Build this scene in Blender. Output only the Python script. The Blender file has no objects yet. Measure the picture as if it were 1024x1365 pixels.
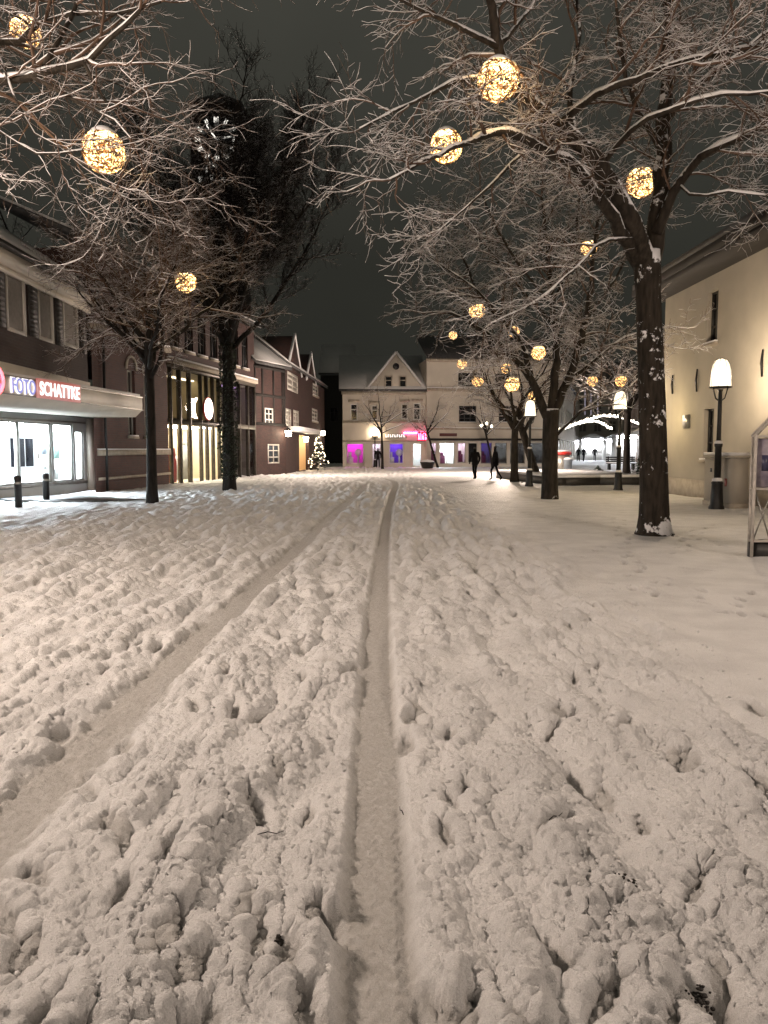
import bpy, math, random
import numpy as np
from mathutils import Vector, Matrix

random.seed(7)
S = bpy.context.scene
COL = S.collection
R = math.radians

# ------------------------------------------------------------------ camera and survey helpers
CAM_H, FPX, CX, CY, HOR = 1.5, 1025.0, 512.0, 682.5, 599.0
PITCH = math.atan((CY - HOR) / FPX)
CP, SP = math.cos(PITCH), math.sin(PITCH)

def ray(px, py):
    x, u = (px - CX) / FPX, (CY - py) / FPX
    return Vector((x, CP + u * SP, -SP + u * CP))

def at(px, py, Y):
    d = ray(px, py); t = Y / d.y
    return Vector((d.x * t, Y, CAM_H + d.z * t))

def G(px, py, z=0.0):
    d = ray(px, py); t = (z - CAM_H) / d.z
    return Vector((d.x * t, d.y * t, z))

cam = bpy.data.cameras.new('camera'); cam.sensor_fit = 'HORIZONTAL'; cam.sensor_width = 36
cam.lens = 36 * FPX / 1024; cam.clip_end = 2000; cam.clip_start = 0.05
co = bpy.data.objects.new('camera', cam); COL.objects.link(co)
co.location = (0, 0, CAM_H); co.rotation_euler = (R(90) - PITCH, 0, 0)
S.camera = co

# ------------------------------------------------------------------ materials
def newmat(name):
    m = bpy.data.materials.new(name); m.use_nodes = True
    nt = m.node_tree; b = nt.nodes['Principled BSDF']
    return m, nt, b

def mat(name, col, rough=.6, metal=0, var=.0, vscale=6., bump=0., bscale=40., spec=.5, col2=None, coord='Object'):
    m, nt, b = newmat(name)
    b.inputs['Roughness'].default_value = rough; b.inputs['Metallic'].default_value = metal
    b.inputs['Specular IOR Level'].default_value = spec
    b.inputs['Base Color'].default_value = (*col, 1)
    tc = nt.nodes.new('ShaderNodeTexCoord')
    if var or col2:
        n = nt.nodes.new('ShaderNodeTexNoise'); n.inputs['Scale'].default_value = vscale; n.inputs['Detail'].default_value = 6
        nt.links.new(tc.outputs[coord], n.inputs['Vector'])
        r = nt.nodes.new('ShaderNodeValToRGB')
        c2 = col2 if col2 else tuple(c * (1 - var) for c in col)
        r.color_ramp.elements[0].position = .35; r.color_ramp.elements[1].position = .65
        r.color_ramp.elements[0].color = (*c2, 1); r.color_ramp.elements[1].color = (*col, 1)
        nt.links.new(n.outputs['Fac'], r.inputs['Fac']); nt.links.new(r.outputs['Color'], b.inputs['Base Color'])
    if bump:
        n2 = nt.nodes.new('ShaderNodeTexNoise'); n2.inputs['Scale'].default_value = bscale; n2.inputs['Detail'].default_value = 8
        nt.links.new(tc.outputs[coord], n2.inputs['Vector'])
        bp = nt.nodes.new('ShaderNodeBump'); bp.inputs['Strength'].default_value = bump; bp.inputs['Distance'].default_value = .02
        nt.links.new(n2.outputs['Fac'], bp.inputs['Height']); nt.links.new(bp.outputs['Normal'], b.inputs['Normal'])
    return m

def emat(name, col, strength, sample=True):
    m, nt, b = newmat(name)
    b.inputs['Base Color'].default_value = (.6, .6, .6, 1)
    b.inputs['Emission Color'].default_value = (*col, 1); b.inputs['Emission Strength'].default_value = strength
    if not sample: m.cycles.emission_sampling = 'NONE'
    return m

def brickmat(name, c1, c2, mortar, scale=1.0, rough=.8):
    m, nt, b = newmat(name)
    uv = nt.nodes.new('ShaderNodeUVMap'); uv.uv_map = 'UVMap'
    br = nt.nodes.new('ShaderNodeTexBrick'); br.inputs['Color1'].default_value = (*c1, 1); br.inputs['Color2'].default_value = (*c2, 1)
    br.inputs['Mortar'].default_value = (*mortar, 1); br.inputs['Scale'].default_value = 1
    br.inputs['Brick Width'].default_value = .25 * scale; br.inputs['Row Height'].default_value = .085 * scale; br.inputs['Mortar Size'].default_value = .008
    nt.links.new(uv.outputs['UV'], br.inputs['Vector'])
    n = nt.nodes.new('ShaderNodeTexNoise'); n.inputs['Scale'].default_value = 1.3; n.inputs['Detail'].default_value = 6
    nt.links.new(uv.outputs['UV'], n.inputs['Vector'])
    mx = nt.nodes.new('ShaderNodeMix'); mx.data_type = 'RGBA'; mx.blend_type = 'MULTIPLY'; mx.inputs['Factor'].default_value = .6
    nt.links.new(br.outputs['Color'], mx.inputs['A']); nt.links.new(n.outputs['Fac'], mx.inputs['B'])
    nt.links.new(mx.outputs['Result'], b.inputs['Base Color'])
    bp = nt.nodes.new('ShaderNodeBump'); bp.inputs['Strength'].default_value = .5; bp.inputs['Distance'].default_value = .01; bp.invert = True
    nt.links.new(br.outputs['Fac'], bp.inputs['Height']); nt.links.new(bp.outputs['Normal'], b.inputs['Normal'])
    b.inputs['Roughness'].default_value = rough
    return m

def glassmat(name, tint=(.9, .93, .95)):
    m = bpy.data.materials.new(name); m.use_nodes = True; nt = m.node_tree; nt.nodes.clear()
    o = nt.nodes.new('ShaderNodeOutputMaterial'); mix = nt.nodes.new('ShaderNodeMixShader')
    t = nt.nodes.new('ShaderNodeBsdfTransparent'); t.inputs['Color'].default_value = (*tint, 1)
    g = nt.nodes.new('ShaderNodeBsdfGlossy'); g.inputs['Roughness'].default_value = .03
    lw = nt.nodes.new('ShaderNodeLayerWeight'); pw = nt.nodes.new('ShaderNodeMath'); pw.operation = 'POWER'; pw.inputs[1].default_value = 5
    f = nt.nodes.new('ShaderNodeMath'); f.operation = 'MULTIPLY_ADD'; f.inputs[1].default_value = .28; f.inputs[2].default_value = .035
    nt.links.new(lw.outputs['Facing'], pw.inputs[0]); nt.links.new(pw.outputs[0], f.inputs[0]); nt.links.new(f.outputs[0], mix.inputs[0]); nt.links.new(t.outputs[0], mix.inputs[1]); nt.links.new(g.outputs[0], mix.inputs[2])
    nt.links.new(mix.outputs[0], o.inputs[0]); return m

def snowmat(name, bump=.35, scale=60., col=(.86, .86, .87), trodden=False):
    m, nt, b = newmat(name)
    b.inputs['Roughness'].default_value = .55; b.inputs['Specular IOR Level'].default_value = .3 if trodden else .25
    tc = nt.nodes.new('ShaderNodeTexCoord')
    n = nt.nodes.new('ShaderNodeTexNoise'); n.inputs['Scale'].default_value = 2.2; n.inputs['Detail'].default_value = 5
    nt.links.new(tc.outputs['Object'], n.inputs['Vector'])
    r = nt.nodes.new('ShaderNodeValToRGB'); r.color_ramp.elements[0].color = tuple(c * (.86 if trodden else .93) for c in col) + (1,); r.color_ramp.elements[1].color = (*col, 1)
    r.color_ramp.elements[0].position = .35; r.color_ramp.elements[1].position = .6
    nt.links.new(n.outputs['Fac'], r.inputs['Fac']); out = r.outputs['Color']
    if trodden:  # wheel-pressed, soaked snow is greyer than loose snow
        b.inputs['Subsurface Weight'].default_value = .0; b.inputs['Subsurface Radius'].default_value = (1.0, .95, .9); b.inputs['Subsurface Scale'].default_value = .016
        at_ = nt.nodes.new('ShaderNodeAttribute'); at_.attribute_name = 'pressed'
        n3 = nt.nodes.new('ShaderNodeTexNoise'); n3.inputs['Scale'].default_value = 35; n3.inputs['Detail'].default_value = 6; nt.links.new(tc.outputs['Object'], n3.inputs['Vector'])
        mu = nt.nodes.new('ShaderNodeMath'); mu.operation = 'MULTIPLY'; nt.links.new(at_.outputs['Fac'], mu.inputs[0])
        mr = nt.nodes.new('ShaderNodeMapRange'); mr.inputs['From Min'].default_value = .3; mr.inputs['From Max'].default_value = .6; mr.inputs['To Min'].default_value = .65; nt.links.new(n3.outputs['Fac'], mr.inputs['Value']); nt.links.new(mr.outputs[0], mu.inputs[1])
        mx = nt.nodes.new('ShaderNodeMix'); mx.data_type = 'RGBA'; nt.links.new(mu.outputs[0], mx.inputs['Factor']); nt.links.new(out, mx.inputs['A']); mx.inputs['B'].default_value = (.52, .505, .48, 1); out = mx.outputs['Result']
    ng = nt.nodes.new('ShaderNodeTexNoise'); ng.inputs['Scale'].default_value = 230; ng.inputs['Detail'].default_value = 3; ng.inputs['Roughness'].default_value = .7; nt.links.new(tc.outputs['Object'], ng.inputs['Vector'])
    mg = nt.nodes.new('ShaderNodeMapRange'); mg.inputs['From Min'].default_value = .3; mg.inputs['From Max'].default_value = .7; mg.inputs['To Min'].default_value = .78; mg.inputs['To Max'].default_value = 1.08; nt.links.new(ng.outputs['Fac'], mg.inputs['Value'])
    mm = nt.nodes.new('ShaderNodeMix'); mm.data_type = 'RGBA'; mm.blend_type = 'MULTIPLY'; mm.inputs['Factor'].default_value = 1; nt.links.new(out, mm.inputs['A']); nt.links.new(mg.outputs[0], mm.inputs['B']); out = mm.outputs['Result']
    nt.links.new(out, b.inputs['Base Color'])
    prev = None
    for sc, dist, st in ((scale, .014, bump), (scale * 4.5, .006, bump * 1.2)):
        n2 = nt.nodes.new('ShaderNodeTexNoise'); n2.inputs['Scale'].default_value = sc; n2.inputs['Detail'].default_value = 8; n2.inputs['Roughness'].default_value = .65
        nt.links.new(tc.outputs['Object'], n2.inputs['Vector'])
        bp = nt.nodes.new('ShaderNodeBump'); bp.inputs['Strength'].default_value = min(1, st); bp.inputs['Distance'].default_value = dist
        nt.links.new(n2.outputs['Fac'], bp.inputs['Height'])
        if prev: nt.links.new(prev, bp.inputs['Normal'])
        prev = bp.outputs['Normal']
    nt.links.new(prev, b.inputs['Normal'])
    return m

def barkmat(name, col, snow_from=.55, snow_amt=1.0, nscale=3.0, thr=None):
    """bark with wet snow caught on the surfaces that look up and in blown patches"""
    m, nt, b = newmat(name)
    b.inputs['Roughness'].default_value = .85; b.inputs['Specular IOR Level'].default_value = .2
    tc = nt.nodes.new('ShaderNodeTexCoord'); ge = nt.nodes.new('ShaderNodeNewGeometry'); sx = nt.nodes.new('ShaderNodeSeparateXYZ')
    nt.links.new(ge.outputs['Normal'], sx.inputs[0])
    n = nt.nodes.new('ShaderNodeTexNoise'); n.inputs['Scale'].default_value = nscale; n.inputs['Detail'].default_value = 8; n.inputs['Roughness'].default_value = .6
    nt.links.new(tc.outputs['Object'], n.inputs['Vector'])
    ad = nt.nodes.new('ShaderNodeMath'); ad.operation = 'MULTIPLY_ADD'; ad.inputs[1].default_value = 1.6
    nc = nt.nodes.new('ShaderNodeTexNoise'); nc.inputs['Scale'].default_value = 1.7; nc.inputs['Detail'].default_value = 2; nt.links.new(tc.outputs['Object'], nc.inputs['Vector'])
    ac = nt.nodes.new('ShaderNodeMath'); ac.operation = 'MULTIPLY_ADD'; ac.inputs[1].default_value = 1.5; ac.inputs[2].default_value = -.75; nt.links.new(nc.outputs['Fac'], ac.inputs[0])
    az = nt.nodes.new('ShaderNodeMath'); nt.links.new(ac.outputs[0], az.inputs[0]); nt.links.new(sx.outputs['Z'], az.inputs[1])
    nt.links.new(n.outputs['Fac'], ad.inputs[0]); nt.links.new(az.outputs[0], ad.inputs[2])
    mr = nt.nodes.new('ShaderNodeMapRange'); mr.inputs['From Min'].default_value = snow_from + .75; mr.inputs['From Max'].default_value = snow_from + .87
    nt.links.new(ad.outputs[0], mr.inputs['Value'])
    w = nt.nodes.new('ShaderNodeTexNoise'); w.inputs['Scale'].default_value = 14; w.inputs['Detail'].default_value = 8
    mp = nt.nodes.new('ShaderNodeMapping'); mp.inputs['Scale'].default_value = (1, 1, .22)
    nt.links.new(tc.outputs['Object'], mp.inputs['Vector']); nt.links.new(mp.outputs[0], w.inputs['Vector'])
    r = nt.nodes.new('ShaderNodeValToRGB'); r.color_ramp.elements[0].position = .35; r.color_ramp.elements[1].position = .68
    r.color_ramp.elements[0].color = tuple(c * .45 for c in col) + (1,); r.color_ramp.elements[1].color = tuple(c * 1.25 for c in col) + (1,)
    nt.links.new(w.outputs['Fac'], r.inputs['Fac'])
    mx = nt.nodes.new('ShaderNodeMix'); mx.data_type = 'RGBA'
    nt.links.new(mr.outputs[0], mx.inputs['Factor']); nt.links.new(r.outputs['Color'], mx.inputs['A']); mx.inputs['B'].default_value = (.8, .8, .82, 1)
    nt.links.new(mx.outputs['Result'], b.inputs['Base Color'])
    bp = nt.nodes.new('ShaderNodeBump'); bp.inputs['Strength'].default_value = .9; bp.inputs['Distance'].default_value = .03
    nt.links.new(w.outputs['Fac'], bp.inputs['Height']); nt.links.new(bp.outputs['Normal'], b.inputs['Normal'])
    return m

M = dict(
    snow=snowmat('snow_ground', .8, 60., (.88, .875, .87), True),
    snow_cap=snowmat('snow_cap', .3, 40.),
    bark=barkmat('bark', (.034, .028, .021), .6),
    bark_big=barkmat('bark_big', (.036, .029, .022), .30, nscale=9),
    bark_dark=barkmat('bark_dark', (.02, .017, .014), .8),
    twig=mat('twig_bark', (.135, .09, .066), .9, var=.4, vscale=3, spec=.1),
    twig_dark=mat('twig_dark', (.018, .015, .013), .9, var=.3, vscale=3, spec=.1),
    brick_dark=brickmat('brick_dark', (.055, .028, .024), (.035, .02, .018), (.06, .05, .045)),
    brick_red=brickmat('brick_red', (.10, .035, .025), (.07, .025, .02), (.07, .055, .05)),
    brick_old=brickmat('brick_old', (.065, .024, .019), (.04, .016, .014), (.05, .036, .032)),
    cream=mat('cream_render', (.43, .395, .335), .85, var=.12, vscale=1.2, bump=.15, bscale=30),
    pale=mat('pale_render', (.55, .50, .43), .85, var=.12, vscale=1.0, bump=.1),
    stone=mat('sandstone', (.42, .37, .30), .8, var=.25, vscale=5, bump=.2),
    grey_panel=mat('grey_panel', (.42, .43, .42), .5, var=.1, vscale=2),
    canopy=mat('canopy_sheet', (.72, .67, .58), .55, var=.15, vscale=1.5),
    white=mat('white_paint', (.75, .74, .70), .5, var=.1, vscale=4),
    wframe=mat('window_white', (.45, .43, .39), .5),
    steel=mat('grey_steel', (.33, .32, .29), .4, .6, var=.2, vscale=6),
    dark=mat('dark_iron', (.025, .025, .025), .45, .5, var=.3, vscale=10),
    darkpaint=mat('dark_paint', (.03, .028, .026), .5, var=.3),
    pane=mat('dark_pane', (.012, .013, .015), .08, spec=.8),
    curtain=mat('curtained_pane', (.20, .18, .155), .35, var=.25, vscale=8),
    glass=glassmat('shop_glass'),
    slate=mat('slate_roof', (.07, .07, .072), .7, var=.4, vscale=5, bump=.3),
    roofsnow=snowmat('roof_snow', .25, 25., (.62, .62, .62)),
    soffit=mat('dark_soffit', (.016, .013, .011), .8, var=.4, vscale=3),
    wet=mat('wet_paving', (.15, .15, .15), .35, var=.35, vscale=7, bump=.3, bscale=20),
    skin=mat('skin', (.45, .3, .23), .5),
    coat=mat('black_coat', (.016, .015, .016), .9, var=.3, vscale=20, spec=.05),
    trousers=mat('dark_trousers', (.008, .008, .009), .9, spec=.05),
    hair=mat('dark_hair', (.02, .016, .012), .6),
    soil=mat('wet_soil', (.02, .016, .012), .6, var=.5, vscale=30, bump=.6),
    leaf=mat('ivy_leaf', (.02, .03, .015), .5, var=.5, vscale=30),
    conifer=mat('conifer_needles', (.03, .045, .025), .7, var=.5, vscale=20),
    red=mat('red_paint', (.5, .03, .02), .4),
    poster=mat('poster_violet', (.16, .14, .2), .5, var=.5, vscale=5, col2=(.4, .36, .4)),
    bin=mat('bin_grey', (.14, .17, .2), .5, var=.2),
)
def shademat():
    m = bpy.data.materials.new('lamp_glass'); m.use_nodes = True; nt = m.node_tree; nt.nodes.clear()
    o = nt.nodes.new('ShaderNodeOutputMaterial'); mix = nt.nodes.new('ShaderNodeMixShader'); mix.inputs[0].default_value = .6
    t = nt.nodes.new('ShaderNodeBsdfTransparent'); e = nt.nodes.new('ShaderNodeEmission'); e.inputs['Color'].default_value = (1, .84, .58, 1)
    lw = nt.nodes.new('ShaderNodeLayerWeight'); lw.inputs['Blend'].default_value = .35; mr = nt.nodes.new('ShaderNodeMapRange'); mr.inputs['To Min'].default_value = 3.4; mr.inputs['To Max'].default_value = 1.1
    nt.links.new(lw.outputs['Facing'], mr.inputs['Value']); nt.links.new(mr.outputs[0], e.inputs['Strength'])
    nt.links.new(t.outputs[0], mix.inputs[1]); nt.links.new(e.outputs[0], mix.inputs[2]); nt.links.new(mix.outputs[0], o.inputs[0]); m.cycles.emission_sampling = 'NONE'; return m
E = dict(
    shop=emat('shop_tube', (.84, .93, 1.0), 150.),
    warm=emat('warm_tube', (1.0, .87, .66), 42.),
    lamp=shademat(),
    bulb=emat('fairy_bulb', (1.0, .56, .19), 4.2, False),
    bulb2=emat('fairy_bulb_white', (1.0, .80, .50), 9., False),
    pink=emat('pink_tube', (1.0, .18, .80), 24.),
    pinkwhite=emat('pinkwhite_tube', (1.0, .72, .95), 24.),
    violet=emat('violet_tube', (.45, .25, 1.0), 22.),
    neon=emat('red_neon', (1.0, .05, .14), 30.),
    signwhite=emat('sign_white', (1.0, .93, .90), 1.6),
    signred=emat('sign_red', (.75, .012, .02), .38),
    signblue=emat('sign_blue', (.03, .10, .62), .8), ring=emat('sign_ring', (1.0, .08, .12), 4.),
    market=emat('market_light', (.9, .92, 1.0), 70.),
    garland=emat('garland_bulb', (1.0, .88, .66), 10., False),
    clock=emat('clock_light', (1.0, .95, .85), 1.4, False),
)

# ------------------------------------------------------------------ mesh collector
class MB:
    def __init__(s): s.v = []; s.f = []; s.uv = []; s.tubes = {}; s.smooth = False
    def add(s, vs, fs, uv=None):
        o = len(s.v); s.v += [tuple(p) for p in vs]; s.f += [tuple(i + o for i in f) for f in fs]
        s.uv += uv if uv else [(p[0] + p[1], p[2]) for p in vs]
    def box(s, a, b, mtx=None):
        (x0, y0, z0), (x1, y1, z1) = a, b
        vs = [Vector(p) for p in ((x0, y0, z0), (x1, y0, z0), (x1, y1, z0), (x0, y1, z0), (x0, y0, z1), (x1, y0, z1), (x1, y1, z1), (x0, y1, z1))]
        if mtx: vs = [mtx @ p for p in vs]
        s.add(vs, [(0, 3, 2, 1), (4, 5, 6, 7), (0, 1, 5, 4), (1, 2, 6, 5), (2, 3, 7, 6), (3, 0, 4, 7)])
    def tube(s, pts, radii, sides=6):
        s.tubes.setdefault((len(pts), sides), []).append(([tuple(p) for p in pts], list(radii)))
    def rod(s, a, b, r, sides=6): s.tube([a, b], [r, r], sides)
    def lathe(s, prof, n=16, c=(0, 0, 0), cap=True):
        o = len(s.v); vs = []; fs = []
        for r, z in prof:
            for k in range(n):
                a = 2 * math.pi * k / n; vs.append((c[0] + r * math.cos(a), c[1] + r * math.sin(a), c[2] + z))
        for i in range(len(prof) - 1):
            for k in range(n):
                fs.append((i * n + k, i * n + (k + 1) % n, (i + 1) * n + (k + 1) % n, (i + 1) * n + k))
        if cap:
            fs.append(tuple(range(n))[::-1]); fs.append(tuple((len(prof) - 1) * n + k for k in range(n)))
        s.add(vs, fs)
    def prism(s, poly, z0, z1):
        n = len(poly); vs = [(p[0], p[1], z0) for p in poly] + [(p[0], p[1], z1) for p in poly]
        s.add(vs, [tuple(range(n))[::-1], tuple(range(n, 2 * n))] + [(i, (i + 1) % n, n + (i + 1) % n, n + i) for i in range(n)])
    def hull2(s, A, B):
        """loft between two equal polygons"""
        n = len(A); s.add(list(A) + list(B), [tuple(range(n))[::-1], tuple(range(n, 2 * n))] + [(i, (i + 1) % n, n + (i + 1) % n, n + i) for i in range(n)])
    def arrays(s):
        V = [np.array(s.v, dtype=np.float64).reshape(-1, 3)]; UV = [np.array(s.uv, dtype=np.float64).reshape(-1, 2)]
        loops = [i for f in s.f for i in f]; sizes = [len(f) for f in s.f]
        L = [np.array(loops, dtype=np.int64)]; Z = [np.array(sizes, dtype=np.int64)]
        off = len(s.v)
        for (n, k), items in s.tubes.items():
            P = np.array([i[0] for i in items]); Rr = np.array([i[1] for i in items]); m = len(items)
            T = np.empty_like(P); T[:, 1:-1] = P[:, 2:] - P[:, :-2]; T[:, 0] = P[:, 1] - P[:, 0]; T[:, -1] = P[:, -1] - P[:, -2]
            T /= np.linalg.norm(T, axis=2, keepdims=True) + 1e-9
            ref = np.zeros((m, 1, 3)); vert = np.abs(T[:, :, 2]).max(axis=1) > .9
            ref[:, 0, 2] = 1; ref[vert, 0, :] = (1, .13, .07)
            Nn = np.cross(T, np.broadcast_to(ref, T.shape)); Nn /= np.linalg.norm(Nn, axis=2, keepdims=True) + 1e-9
            B = np.cross(T, Nn)
            a = np.arange(k) * 2 * math.pi / k
            ring = P[:, :, None, :] + Rr[:, :, None, None] * (np.cos(a)[None, None, :, None] * Nn[:, :, None, :] + np.sin(a)[None, None, :, None] * B[:, :, None, :])
            V.append(ring.reshape(-1, 3)); UV.append(np.zeros((m * n * k, 2)))
            base = off + (np.arange(m) * n * k)[:, None, None]
            i = (np.arange(n - 1) * k)[None, :, None]; j = np.arange(k)[None, None, :]; j2 = (np.arange(k) + 1) % k; j2 = j2[None, None, :]
            q = np.stack(np.broadcast_arrays(base + i + j, base + i + j2, base + i + k + j2, base + i + k + j), -1).reshape(-1)
            L.append(q); Z.append(np.full(len(q) // 4, 4, dtype=np.int64))
            caps = (off + np.arange(m) * n * k)[:, None] + np.arange(k)[None, ::-1]
            caps2 = (off + np.arange(m) * n * k + (n - 1) * k)[:, None] + np.arange(k)[None, :]
            L += [caps.reshape(-1), caps2.reshape(-1)]; Z.append(np.full(2 * m, k, dtype=np.int64))
            off += m * n * k
        return np.concatenate(V), np.concatenate(UV), np.concatenate(L), np.concatenate(Z)
    def build(s, name, material, parent=None, smooth=False):
        V, UV, L, Z = s.arrays()
        if parent is not None: V = V - np.array(wloc(parent))
        me = bpy.data.meshes.new(name)
        me.vertices.add(len(V)); me.vertices.foreach_set('co', V.reshape(-1))
        me.loops.add(len(L)); me.loops.foreach_set('vertex_index', L.astype(np.int32))
        me.polygons.add(len(Z)); st = np.concatenate([[0], np.cumsum(Z)[:-1]]).astype(np.int32)
        me.polygons.foreach_set('loop_start', st)
        uvl = me.uv_layers.new(name='UVMap'); uvl.data.foreach_set('uv', UV[L].reshape(-1).astype(np.float32))
        if smooth: me.polygons.foreach_set('use_smooth', np.ones(len(Z), dtype=bool))
        me.update(calc_edges=True); me.validate()
        me.materials.append(material)
        o = bpy.data.objects.new(name, me); COL.objects.link(o)
        if parent is not None: o.parent = parent
        return o

def wloc(o):
    l = Vector(o.location)
    while o.parent: o = o.parent; l += o.location
    return l

def tag(o, label=None, cat=None, group=None, kind=None):
    if label: o['label'] = label
    if cat: o['category'] = cat
    if group: o['group'] = group
    if kind: o['kind'] = kind
    return o

def thing(name, label, cat, loc=(0, 0, 0), group=None):
    o = bpy.data.objects.new(name, None); COL.objects.link(o); o.location = loc; o.empty_display_size = .2
    return tag(o, label, cat, group)

def copy_tree(o, parent=None):
    c = o.copy(); COL.objects.link(c); c.parent = parent
    for ch in [x for x in COL.objects if x.parent == o]: copy_tree(ch, c)
    return c

def light(name, loc, power, col, radius=.15):
    l = bpy.data.lights.new(name, 'POINT'); l.energy = power; l.color = col; l.shadow_soft_size = radius
    o = bpy.data.objects.new(name, l); o.location = loc; COL.objects.link(o); return o

class Frame:
    """a facade plane: u along the wall, v up, w out of the wall towards the square"""
    def __init__(s, a, b):
        s.P = Vector((a[0], a[1], 0)); d = Vector((b[0] - a[0], b[1] - a[1], 0)); s.L = d.length; s.U = d / s.L
        n = Vector((s.U.y, -s.U.x, 0)); s.N = n if n.dot(-s.P) > 0 else -n
    def pt(s, u, v, w=0): p = s.P + s.U * u + s.N * w; return Vector((p.x, p.y, v))
    def px(s, px, py, w=0):
        d = ray(px, py); o = Vector((0, 0, CAM_H)); t = (s.pt(0, 0, w) - o).dot(s.N) / d.dot(s.N); q = o + d * t
        return (q - s.P).dot(s.U), q.z
    def rect(s, x0, y0, x1, y1, w=0):
        xm, ym = (x0 + x1) / 2, (y0 + y1) / 2
        u0, u1 = sorted((s.px(x0, ym, w)[0], s.px(x1, ym, w)[0]))
        return u0, u1, s.px(xm, y1, w)[1], s.px(xm, y0, w)[1]
    def box(s, mb, u0, u1, v0, v1, w0, w1):
        vs = [s.pt(u, v, w) for w in (w0, w1) for v in (v0, v1) for u in (u0, u1)]
        uv = [(u + w, v) for w in (w0, w1) for v in (v0, v1) for u in (u0, u1)]
        mb.add(vs, [(0, 1, 3, 2), (4, 6, 7, 5), (0, 4, 5, 1), (2, 3, 7, 6), (0, 2, 6, 4), (1, 5, 7, 3)], uv)
    def quad(s, mb, pts):
        mb.add([s.pt(*p) for p in pts], [tuple(range(len(pts)))], [(p[0] + p[2], p[1]) for p in pts])
    def wall(s, mb, u0, u1, v0, v1, holes=(), depth=.25, back=None):
        us = sorted({u0, u1, *[x for h in holes for x in h[:2] if u0 < x < u1]}); vs = sorted({v0, v1, *[x for h in holes for x in h[2:4] if v0 < x < v1]})
        for i in range(len(us) - 1):
            for j in range(len(vs) - 1):
                um, vm = (us[i] + us[i + 1]) / 2, (vs[j] + vs[j + 1]) / 2
                if any(h[0] < um < h[1] and h[2] < vm < h[3] for h in holes): continue
                s.quad(mb, [(us[i], vs[j], 0), (us[i + 1], vs[j], 0), (us[i + 1], vs[j + 1], 0), (us[i], vs[j + 1], 0)])
        for a, b, c, d in [h[:4] for h in holes]:
            for q in ([(a, c, 0), (a, d, 0), (a, d, -depth), (a, c, -depth)], [(b, c, 0), (b, d, 0), (b, d, -depth), (b, c, -depth)],
                      [(a, c, 0), (b, c, 0), (b, c, -depth), (a, c, -depth)], [(a, d, 0), (b, d, 0), (b, d, -depth), (a, d, -depth)]): s.quad(mb, q)
        if back:
            for u in (u0, u1): s.quad(mb, [(u, v0, 0), (u, v1, 0), (u, v1, -back), (u, v0, -back)])
            s.quad(mb, [(u0, v0, -back), (u1, v0, -back), (u1, v1, -back), (u0, v1, -back)])

def window(parent, F, r, fmat=None, pmat=None, fw=.06, nv=1, nh=1, depth=.14, name='window', sill=False, proud=0):
    u0, u1, v0, v1 = r; mb = MB(); d0, d1 = -depth + proud, -depth + .07 + proud
    F.box(mb, u0 + .001, u0 + fw, v0 + .001, v1 - .001, d0, d1); F.box(mb, u1 - fw, u1 - .001, v0 + .001, v1 - .001, d0, d1)
    F.box(mb, u0 + fw, u1 - fw, v0 + .001, v0 + fw, d0, d1); F.box(mb, u0 + fw, u1 - fw, v1 - fw, v1 - .001, d0, d1)
    for k in range(nv):
        uc = u0 + (u1 - u0) * (k + 1) / (nv + 1); F.box(mb, uc - fw * .4, uc + fw * .4, v0 + fw, v1 - fw, d0 + .004, d1 - .006)
    for k in range(nh):
        vc = v0 + (v1 - v0) * (k + 1) / (nh + 1) if nh > 1 else v0 + (v1 - v0) * .66
        F.box(mb, u0 + fw, u1 - fw, vc - fw * .4, vc + fw * .4, d0 + .006, d1 - .009)
    f = mb.build(name, fmat or M['wframe'], parent)
    p = MB(); F.quad(p, [(u0 + .01, v0 + .01, d0 + .02), (u1 - .01, v0 + .01, d0 + .02), (u1 - .01, v1 - .01, d0 + .02), (u0 + .01, v1 - .01, d0 + .02)])
    p.build('pane', pmat or M['pane'], f)
    if sill:
        sm = MB(); F.box(sm, u0 - .08, u1 + .08, v0 - .09, v0 - .003, -.05, .10); sm.build('sill', M['stone'], f)
        sn = MB(); F.box(sn, u0 - .06, u1 + .06, v0 - .002, v0 + .05, -.04, .09); sn.build('sill_snow', M['snow_cap'], f)
    return f

def room(parent, F, u0, u1, v0, v1, depth, wallmat, tube, w0=-.3, strips=2, name='interior', tw=.10):
    mb = MB(); a, b = w0, w0 - depth
    F.quad(mb, [(u0, v0, b), (u1, v0, b), (u1, v1, b), (u0, v1, b)])
    for u in (u0, u1): F.quad(mb, [(u, v0, a), (u, v0, b), (u, v1, b), (u, v1, a)])
    for v in (v0, v1): F.quad(mb, [(u0, v, a), (u1, v, a), (u1, v, b), (u0, v, b)])
    o = mb.build(name, wallmat, parent)
    t = MB()
    for k in range(strips):
        w = a - depth * (k + .5) / strips
        F.box(t, u0 + .15, u1 - .15, v1 - .06, v1 - .01, w - tw, w + tw)
    t.build('ceiling_light', tube, o)
    return o

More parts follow.
